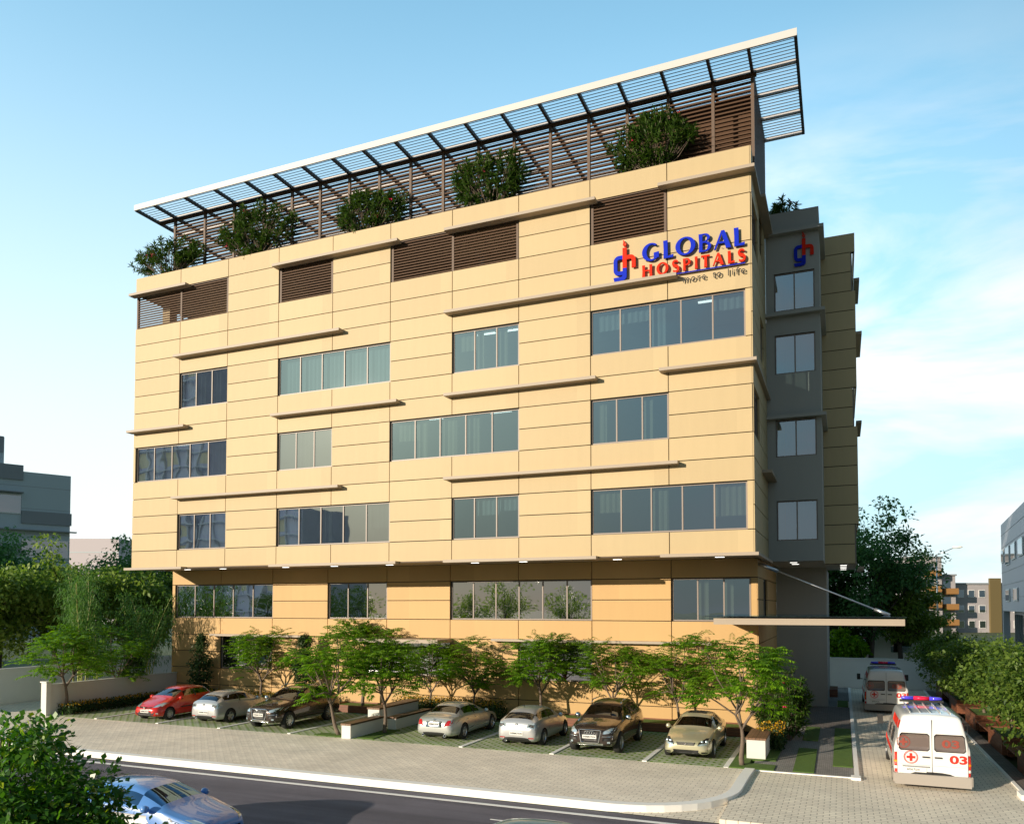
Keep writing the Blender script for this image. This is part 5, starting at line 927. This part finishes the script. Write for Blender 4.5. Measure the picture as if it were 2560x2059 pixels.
# timber edged planters at the wall
def planter(x0, x1, y0, y1, h, label, name='timber_planter', group='timber planters', fill='lawn'):
    c = ((x0+x1)/2, y0, 0); t = thing(name, c, label, 'planter', group); w = .05; mb = MB().box((x0, y0, 0), (x1, y0+w, h)).box((x0, y1-w, 0), (x1, y1, h)).box((x0, y0+w, 0), (x0+w, y1-w, h)).box((x1-w, y0+w, 0), (x1, y1-w, h)); mb.build('box', M['timber'], t); MB().box((x0+w+.001, y0+w+.001, .02), (x1-w-.001, y1-w-.001, h-.05)).build('soil', M[fill], t); return t
planter(11.55, 14.6, 1.32, 2.68, .34, 'long timber planter at the wall behind the leaning tree'); planter(21.0, 24.6, 1.32, 2.68, .34, 'timber planter at the wall behind the right silver hatchback'); planter(24.75, 30.4, 1.32, 2.68, .34, 'timber planter at the wall behind the right brown four by four and gold sedan')
# benches
def bench(x0, x1, y0, y1, h, label):
    t = thing('bench', ((x0+x1)/2, y0, 0), label, 'bench', 'white benches with timber tops'); MB().box((x0+.03, y0+.03, 0), (x1-.03, y1-.03, h-.07)).build('plinth', M['plinth'], t); MB().box((x0, y0, h-.068), (x1, y1, h)).build('seat', M['deck'], t)
bench(16.46, 16.92, -4.86, -2.5, .56, 'white bench with timber top nearest the pavement, beside the leaning tree'); bench(16.9, 17.35, -2.28, .7, .5, 'low white bench with timber top beside the silver green sedan'); bench(15.9, 16.5, -2.2, 1.1, .82, 'tallest white bench with timber top, behind the other two'); bench(31.1, 31.75, -3.1, -1.0, .7, 'white bench with timber top on the corner lawn by the entrance path')
# right planters, seats and trees
tr = []
for i, (y0, y1) in enumerate(((-4.6, -1.6), (.9, 3.6), (6.6, 9.4), (12.2, 15.0), (18.2, 21.0))):
    planter(38.98, 40.3, y0, y1, .62, ['timber planter at the right edge, nearest the road', 'sunlit timber planter on the right behind the near ambulance', 'shaded timber planter on the right, third from the road', 'shaded timber planter on the right, fourth from the road', 'farthest timber planter on the right by the rear wall'][i], group='timber planters beside the driveway')
    if i < 4:
        ys0, ys1 = y1+.05, ((.9, 3.6), (6.6, 9.4), (12.2, 15.0), (18.2, 21.0))[i][0]-.05; t = thing('planter_bench', (39.5, ys0, 0), ['timber seat between the two nearest right planters', 'timber seat right of the near ambulance roof', 'shaded timber seat beside the driveway, third from the road', 'shaded timber seat beside the driveway, farthest from the road'][i], 'bench', 'timber seats beside the driveway')
        MB().box((39.0, ys0, .36), (39.75, ys1, .42)).build('seat', M['timber'], t); MB().box((39.75, ys0, 0), (39.83, ys1, .95)).build('backrest', M['timber'], t)
        for y in (ys0+.1, ys1-.18): MB().box((39.1, y, 0), (39.7, y+.08, .36)).build('leg', M['timber'], t)
def ptree(seed, y, label, R_=1.6, H=3.5, x=39.5): return clump_tree(seed, H-.5, R_, 120, 70, .16, M['leafP'], M['bark'], .16, .06, name='planter_tree', label=label, cat='tree', group='broad leaved trees in the right planters', loc=(x, y, .55), rc=.36)
ptree(31, -3.3, 'sunlit broad leaved tree at the right edge of the picture', 1.7, 3.9, 39.75); ptree(32, 2.2, 'broad leaved tree in the sunlit planter right of the near ambulance', 1.6, 3.85); ptree(33, 8.0, 'shaded broad leaved tree on the right, third from the road'); ptree(34, 13.6, 'shaded broad leaved tree on the right, fourth from the road'); ptree(35, 19.6, 'farthest broad leaved planter tree by the rear wall', 1.4, 3.6, 39.2)
# walls
def wall(x0, y0, x1, y1, h, label, th=.2, m='white'):
    mb = MB().box((x0, y0, -.1), (x1, y1, h)).box((x0-.03, y0-.03, h+.001), (x1+.03, y1+.03, h+.05)); return solo(mb, 'boundary_wall', M[m], ((x0+x1)/2, (y0+y1)/2, 0), label, 'wall', 'white boundary walls')
wall(28, 22.7, 60, 22.95, 1.78, 'long white boundary wall at the rear behind the shaded ambulance'); wall(41.6, -6, 41.85, 22.6, 1.7, 'white boundary wall running behind the right planter trees'); wall(.2, -4.75, .42, 2.7, 1.36, 'low white wall beside the flower bed left of the cars', m='plinth')
solo(MB().box((.16, -5.0, -.1), (.5, -4.76, 1.5)).box((.12, -5.04, 1.501), (.54, -4.72, 1.56)), 'gate_post', M['plinth'], (.3, -4.9, 0), 'white gate post at the near end of the low left wall', 'post')
wall(-5.9, -9.5, -5.65, 24, 1.75, 'white boundary wall behind the bamboo and trees at far left')
# bamboo
def bamboo(loc, label, n, seed, H=6.3, spread=.8):
    rng = np.random.default_rng(seed); t = thing('bamboo', loc, label, 'bamboo', 'bamboo clumps by the left wall', local=True); mb = MB(); Bs, Ds, Ls = [], [], []
    for k in range(n):
        b_ = np.array([rng.uniform(-1, 1)*spread, rng.uniform(-1, 1)*spread*.8, 0]); h = H*rng.uniform(.75, 1.05); ln = rng.normal(size=2)*.45; m_ = 9; P = [b_+np.array([ln[0]*(i/m_)**2*1.3, ln[1]*(i/m_)**2, h*i/m_]) for i in range(m_+1)]
        for i in range(m_): mb.tube(P[i], P[i+1], .033*(1-.07*i), .033*(1-.07*(i+1)), n=6, cap=False)
        for i in range(4, m_+1):
            for j in range(34):
                q = P[i]+rv(rng, 1)[0]*rng.uniform(.1, .95)*np.array([1, 1, .55]); Bs.append(q); Ds.append(rv(rng, 1)[0]*.8+np.array([0, 0, -.7])); Ls.append(rng.uniform(.16, .3))
    mb.build('culms', M['culm'], t, True); Ls = np.array(Ls)
    for _ in range(1):
        Bq = np.repeat(np.array(Bs), 2, 0)+rng.normal(size=(len(Bs)*2, 3))*.09; Dq = np.repeat(np.array(Ds), 2, 0)+rng.normal(size=(len(Bs)*2, 3))*.35; Lq = np.repeat(Ls, 2)
    v, f = leaves_np(Bq, Dq, rv(rng, len(Bq))*.5+np.array([0, 0, 1]), Lq, Lq*.17, .25); mesh_np('foliage', v, f, M['leafB'], t); return t
bamboo((-1.2, -1.7, 0), 'bamboo clump nearest the gate post with yellow green culms', 9, 1, 6.2); bamboo((-3.0, -.3, 0), 'bamboo clump in the middle of the left garden', 9, 2, 6.8); bamboo((-.6, 1.4, 0), 'bamboo clump farthest back, near the left end of the building', 8, 3, 5.6)
# background trees on the left
BG = 'trees beyond the left wall'
for i, (x, y, H, R_, m_, lab) in enumerate(((-10.5, -1.2, 8.3, 2.6, 'leafT', 'olive green tree at the left edge beyond the white wall'), (-9.6, 3.2, 9.4, 2.6, 'leafT', 'tall olive tree behind the bamboo, below the grey block'), (-15.5, 3.5, 10.5, 3.6, 'leafG', 'tall dark green tree rising in front of the grey block'), (-7.6, 6.5, 8.8, 2.4, 'leafT', 'olive tree right behind the middle bamboo'), (-12.5, 12.5, 11, 3.4, 'leafG', 'blue green tree behind the olive trees, below the pale building'), (-9.5, 15, 11.2, 2.6, 'leafG', 'dark tree between the bamboo and the building edge'), (-5.5, 12, 9.4, 2.3, 'leafG', 'dark crooked tree close behind the left end of the building'), (-13.5, 19, 13.2, 3, 'leafD', 'dark tree top showing left of the overhanging storeys'), (-21, 2.0, 10.8, 3.8, 'leafT', 'olive tree at the very left edge, farthest from the bamboo'))):
    clump_tree(50+i, H*.93, R_*1.15, 120, 105, .27, M[m_], M['barkd'], .3, .2, name='broadleaf_tree', label=lab, cat='tree', group=BG, loc=(x, y, -.1), rc=.34)
# background trees right
BR = 'trees behind the rear wall'
for i, (x, y, H, R_, m_, lab) in enumerate(((35.6, 26.5, 11.9, 3.2, 'leafG', 'tallest dark tree behind the shaded ambulance'), (37.7, 28.5, 8.6, 1.9, 'leafT', 'shorter olive tree right of the tallest dark tree'), (32.6, 27.5, 10.2, 2.8, 'leafD', 'dark tree half hidden by the rear of the hospital'), (34.0, 24.6, 3.4, 1.3, 'leafA', 'small light green tree peeping past the grey wall corner'))):
    clump_tree(70+i, H, R_*1.1, 120, 120, .25, M[m_], M['barkd'], .22, .2, name='broadleaf_tree', label=lab, cat='tree', group=BR, loc=(x, y, 0), rc=.33)
# foreground bush
def big_bush():
    rng = np.random.default_rng(77); t = thing('leafy_bush', (25.2, -23.6, -.15), 'large glossy leafed bush filling the lower left foreground', 'bush', local=True); mb = MB(); C_ = []
    blobs = [((-.25, 0, 3.0), (.75, .8, .75), 60), ((.25, .25, 2.5), (.75, .7, .7), 55), ((.75, .3, 2.05), (.75, .6, .5), 45), ((-1.2, -.2, 2.4), (.9, .8, 1.1), 50), ((0.1, -.1, 1.6), (1.2, .9, .9), 60), ((1.35, .45, 1.95), (.55, .35, .33), 22)]
    for c, s, n in blobs:
        for k in range(n): u = rv(rng, 1)[0]*rng.uniform(.3, 1)**.4; C_.append(np.array(c)+u*np.array(s))
    C_.append(np.array([2.0, .5, 2.2])); C_.append(np.array([1.75, .5, 2.35])); C_.append(np.array([2.15, .55, 2.35]))
    C_ = np.array(C_)
    for c in C_[::4]: s = np.array([c[0]*.25, 0, 0]); m_ = s*.4+c*.6+np.array([0, 0, -.2]); mb.tube(s, m_, .035, .02, n=5, cap=False); mb.tube(m_, c, .02, .008, n=5, cap=False)
    mb.build('stems', M['barkd'], t, True); per = 72; n = len(C_)*per; off = rv(rng, n)*(rng.uniform(0, 1, (n, 1))**.5)*.27; d = off/np.linalg.norm(off, axis=1, keepdims=True)+rv(rng, n)*.7; L_ = rng.uniform(.06, .13, n); v, f = leaves_np(np.repeat(C_, per, 0)+off, d, rv(rng, n)*.6+np.array([0, 0, .8]), L_, L_*.62, .15); mesh_np('foliage', v, f, M['leafF'], t)
big_bush()
# ================================================================ BUILDINGS AROUND
def orient(t, a): t.rotation_euler = (0, 0, a)
bg1 = mat('far_grey_panel', (.50, .58, .61), .6, var=.05, vscale=.2); bg1d = mat('far_dark_band', (.28, .30, .32), .6); bgw = glass_mat('far_window', (.2, .25, .28), (.6, .66, .7), .6); pinkm = mat('far_pink_wall', (.58, .52, .55), .7)
L1 = thing('office_block', (-67.6, 41.9, .6), 'grey blue panelled office block with dark bands at the left edge', 'building', 'buildings in the distance', local=True); orient(L1, 1.15)
mb = MB().box((-14, 0, 0), (5.6, 5, 22.6)).box((-14, 2.5, 22.6), (-2.0, 5, 27.4)); 
mb.build('wall', bg1, L1); mb = MB()
for z in (4, 7.4, 10.8, 14.2, 17.6, 20.6): mb.box((-14.05, -.01, z), (5.62, 0, z+.05))
mb.build('joints', bg1d, L1)
for x0, x1, z0, z1 in ((-14, -2.1, 25.3, 27.45), (-14, 1.0-1.2, 21.4, 23.4), (-.3, 5.75, 15.6, 17.3), (-7, -.3, 11.2, 12.8), (-.4, 5.75, 7.9, 9.6)): MB().box((x0, -.2 if z1 < 24 else 2.3, z0), (x1, 0 if z1 < 24 else 2.5, z1)).build('dark_band', bg1d, L1)
for x0, x1, z0, z1 in ((-5.3, -.4, 16.8, 19.4), (-.2, 5.4, 11, 13.5), (-12, -7.5, 16.8, 19), (-12, -8, 8, 9.6)):
    w_ = MB().box((x0, -.12, z0), (x1, -.02, z0+.15)).box((x0, -.12, z1-.15), (x1, -.02, z1)).build('window', M['white'], L1); MB().box((x0, -.08, z0+.15), (x1, -.03, z1-.15)).build('pane', bgw, w_)
MB().box((-6, -.8, 14.6), (6.3, 0, 14.75)).build('ledge', bg1d, L1); MB().box((-6, -.8, 19.6), (-.2, 0, 19.75)).build('ledge', bg1d, L1)
L2 = thing('pale_block', (-158, 128, 0), 'faint pink block far away behind the left trees', 'building', 'buildings in the distance', local=True); orient(L2, YAW); MB().box((-12, 0, 0), (5.5, 12, 24.0)).build('wall', pinkm, L2); mb = MB()
for z in (8, 12, 16, 20): mb.box((-12, -.05, z), (5.5, -.01, z+.25))
mb.build('joints', bg1, L2)
L3 = thing('low_house', (-22, 40, 0), 'plain cream house glimpsed between the dark trees and the hospital', 'building', 'buildings in the distance', local=True); MB().box((-14, 0, -.1), (20, 8, 5.6)).build('wall', M['plinth'], L3); mb = MB().box((-14.3, -.3, 5.6), (20.3, 8.3, 5.85)); mb.build('roof', bg1d, L3)
for x in (-9, -2, 5, 12): MB().box((x, -.04, 2.4), (x+1.4, -.01, 3.8)).build('window', bgw, L3)
# apartments
apw = mat('apartment_wall', (.40, .37, .38), .8, var=.25, vscale=.25); aor = mat('balcony_orange', (.36, .18, .06), .6); ao2 = mat('stair_ochre', (.16, .12, .05), .7)
def apartment(loc, w, d, h, label, cols, floors, balc, f0=2.6, fh=3.0, rot=YAW, ochre=None):
    t = thing('apartment_block', loc, label, 'building', 'buildings in the distance', rot, local=True); MB().box((0, 0, -3), (w, d, h)).build('wall', apw, t); MB().box((-.2, -.2, h), (w+.2, d+.2, h+.3)).build('roof', bg1d, t)
    for r in range(floors):
        z = h-f0-r*fh
        for c in cols:
            f = MB().box((c, -.1, z), (c+1.3, -.02, z+1.5)).build('window', M['white'], t); MB().box((c+.1, -.12, z+.1), (c+1.2, -.101, z+1.4)).build('pane', bgw, f)
        for c in balc:
            b_ = MB().box((c, -1.3, z-.9), (c+2.6, -1.2, z+.15)).box((c, -1.2, z-.9), (c+.08, 0, z+.15)).box((c+2.52, -1.2, z-.9), (c+2.6, 0, z+.15)).box((c, -1.2, z-1.0), (c+2.6, 0, z-.9)).build('balcony', aor, t); MB().box((c+.3, -.06, z-.8), (c+1.7, -.02, z+1.5)).build('balcony_door', bgw, b_)
    if ochre:
        for x in ochre: MB().box((x, -.5, -3), (x+2.2, 0, h+1.2)).build('stair_panel', ao2, t)
    return t
apartment((45.5, 138.5, -.3), 6.9, 12, 14.6, 'tall grey apartment block with orange balconies beside the tree', (.3, 2.0), 5, (3.6,)); apartment((51.6, 142.0, -.3), 3.0, 12, 11.2, 'narrow lower wing with orange balconies stepping down from the tall block', (), 4, (.3,), rot=YAW); apartment((54.6, 146.0, -.3), 16, 12, 9.6, 'long grey three storey block with ochre stair strips', (.4, 2.5, 4.6, 9.4, 11.4, 13.4), 3, (), ochre=(6.6,))
# modern building at the right edge
R1 = thing('modern_building', (47.2, 51.0, 0), 'silver panelled modern building with large glazed corner at the right edge', 'building', 'buildings in the distance', math.radians(-4.7), local=True); R1m = mat('silver_panel', (.36, .37, .42), .5, var=.04, vscale=.3)
mb = MB(); MB().box((0, -26, 4.6), (20, 0, 12.2)).build('upper_wall', R1m, R1); mb = MB()
for z in (5.7, 6.8, 7.9, 9.0, 10.1, 11.2): mb.box((-.02, -26, z), (0, 0, z+.04))
mb.build('joints', bg1d, R1); MB().box((.8, -25, -.2), (19, -1, 4.6)).build('lower_wall', R1m, R1)
for y0, y1, z0, z1 in ((-2.6, -.6, 8.8, 9.9), (-7.5, -4.4, 8.4, 9.9), (-12, -9, 8.6, 9.9), (-17, -14, 8.6, 9.9), (-7, -4, 5.4, 6.4), (-13, -10, 5.4, 6.4)):
    f = MB().box((-.08, y0, z0), (-.025, y1, z1)).build('window', M['white'], R1); MB().box((-.1, y0+.08, z0+.08), (-.082, y1-.08, z1-.08)).build('pane', bgw, f)
gl_ = MB().box((.70, -24, 1.2), (.78, -2.5, 4.3)).build('curtain_wall', bgw, R1); mb = MB()
for k in range(16): mb.box((.62, -24+k*1.4, 1.2), (.69, -23.93+k*1.4, 4.3))
mb.build('mullions', bg1d, gl_); MB().box((0, -.6, -.2), (.5, -.1, 4.6)).build('column', R1m, R1)
# lamp and house behind rear trees
sl1 = thing('street_lamp', (43.0, 60, 0), 'pale street lamp rising above the rear trees', 'street lamp', local=True); MB().tube((0, 0, 0), (0, 0, 10.2), .1, .06, n=8).tube((0, 0, 10.2), (1.6, 0, 10.9), .05, .04, n=6).build('pole', M['rim'], sl1, True); MB().lathe([(-.5, .02), (-.4, .12), (.2, .14), (.45, .03)], (1.9, 0, 10.95), 'x', 10).build('lamp_head', M['white'], sl1, True)
hs = thing('white_house', (31, 31, 0), 'dim white house behind the rear wall and tree trunks', 'building', 'buildings in the distance', local=True); MB().box((0, 0, 0), (8.6, 8, 5.2)).build('wall', M['white'], hs); MB().box((-.3, -.3, 5.2), (8.9, 8.3, 5.45)).build('roof', bg1d, hs)
for x in (1, 3.6, 6.2): MB().box((x, -.05, 1.8), (x+1.3, -.01, 3.4)).build('window', bgw, hs)
sb = MB().box((33.38, 16.9, .0), (33.8, 19.0, .42)); solo(sb, 'timber_block', M['timber'], (33.6, 17.5, 0), 'dark timber block seat at the rear corner of the grey wall', 'bench')
# ---- the other side of the street, seen mirrored in the glass
for i, (x, H) in enumerate(((-58, 9), (-49, 8), (-40, 9), (-32, 7.6), (-24, 8.6), (-16, 7.4), (-8, 8.4), (0, 7.5), (9, 8.2))):
    clump_tree(90+i, H, 3.2, 60, 40, .32, M['leafT'], M['barkd'], .18, .16, name='street_tree', label=['first','second','third','fourth','fifth','sixth','seventh','eighth','ninth'][i]+' leafy street tree across the road, counted from the far left', cat='tree', group='street trees across the road', loc=(x, -62-(i % 3)*2, -.1), rc=.36)
def opposite(loc, w, d, h, label, seed):
    t = thing('glazed_block', loc, label, 'building', 'buildings across the road', 0, local=True); MB().box((0, -d, 0), (w, 0, h)).build('wall', M['opp'], t); q = random.Random(seed); a = MB(); b_ = MB()
    for k in range(int(w/3.2)):
        for j in range(int(h/3.6)): (a if q.random() < .35 else b_).box((.6+k*3.2, 0, 1+j*3.6), (3.0+k*3.2, .05, 3.4+j*3.6))
    a.build('warm_windows', M['oppw'], t); b_.build('blue_windows', M['oppb'], t); g_ = MB()
    for k in range(int(w/3.2)+1): g_.box((k*3.2, .06, 0), (k*3.2+.3, .6, h))
    for j in range(int(h/3.6)+1): g_.box((0, .61, j*3.6), (w, .9, j*3.6+.25))
    g_.build('frame_grid', M['white'], t)
M['opp'] = mat('opposite_wall', (.75, .72, .80), .7, var=.25, vscale=.3); M['oppw'] = mat('opposite_warm_pane', (.9, .78, .5), .4); M['oppb'] = mat('opposite_blue_pane', (.72, .72, .78), .3)
opposite((-82, -90, 0), 23, 14, 23.5, 'grey framed office block across the road mirrored in the left windows', 1)
opposite((-112, -90, 0), 29, 16, 62, 'tall grey framed tower across the road mirrored in the far left windows', 2)
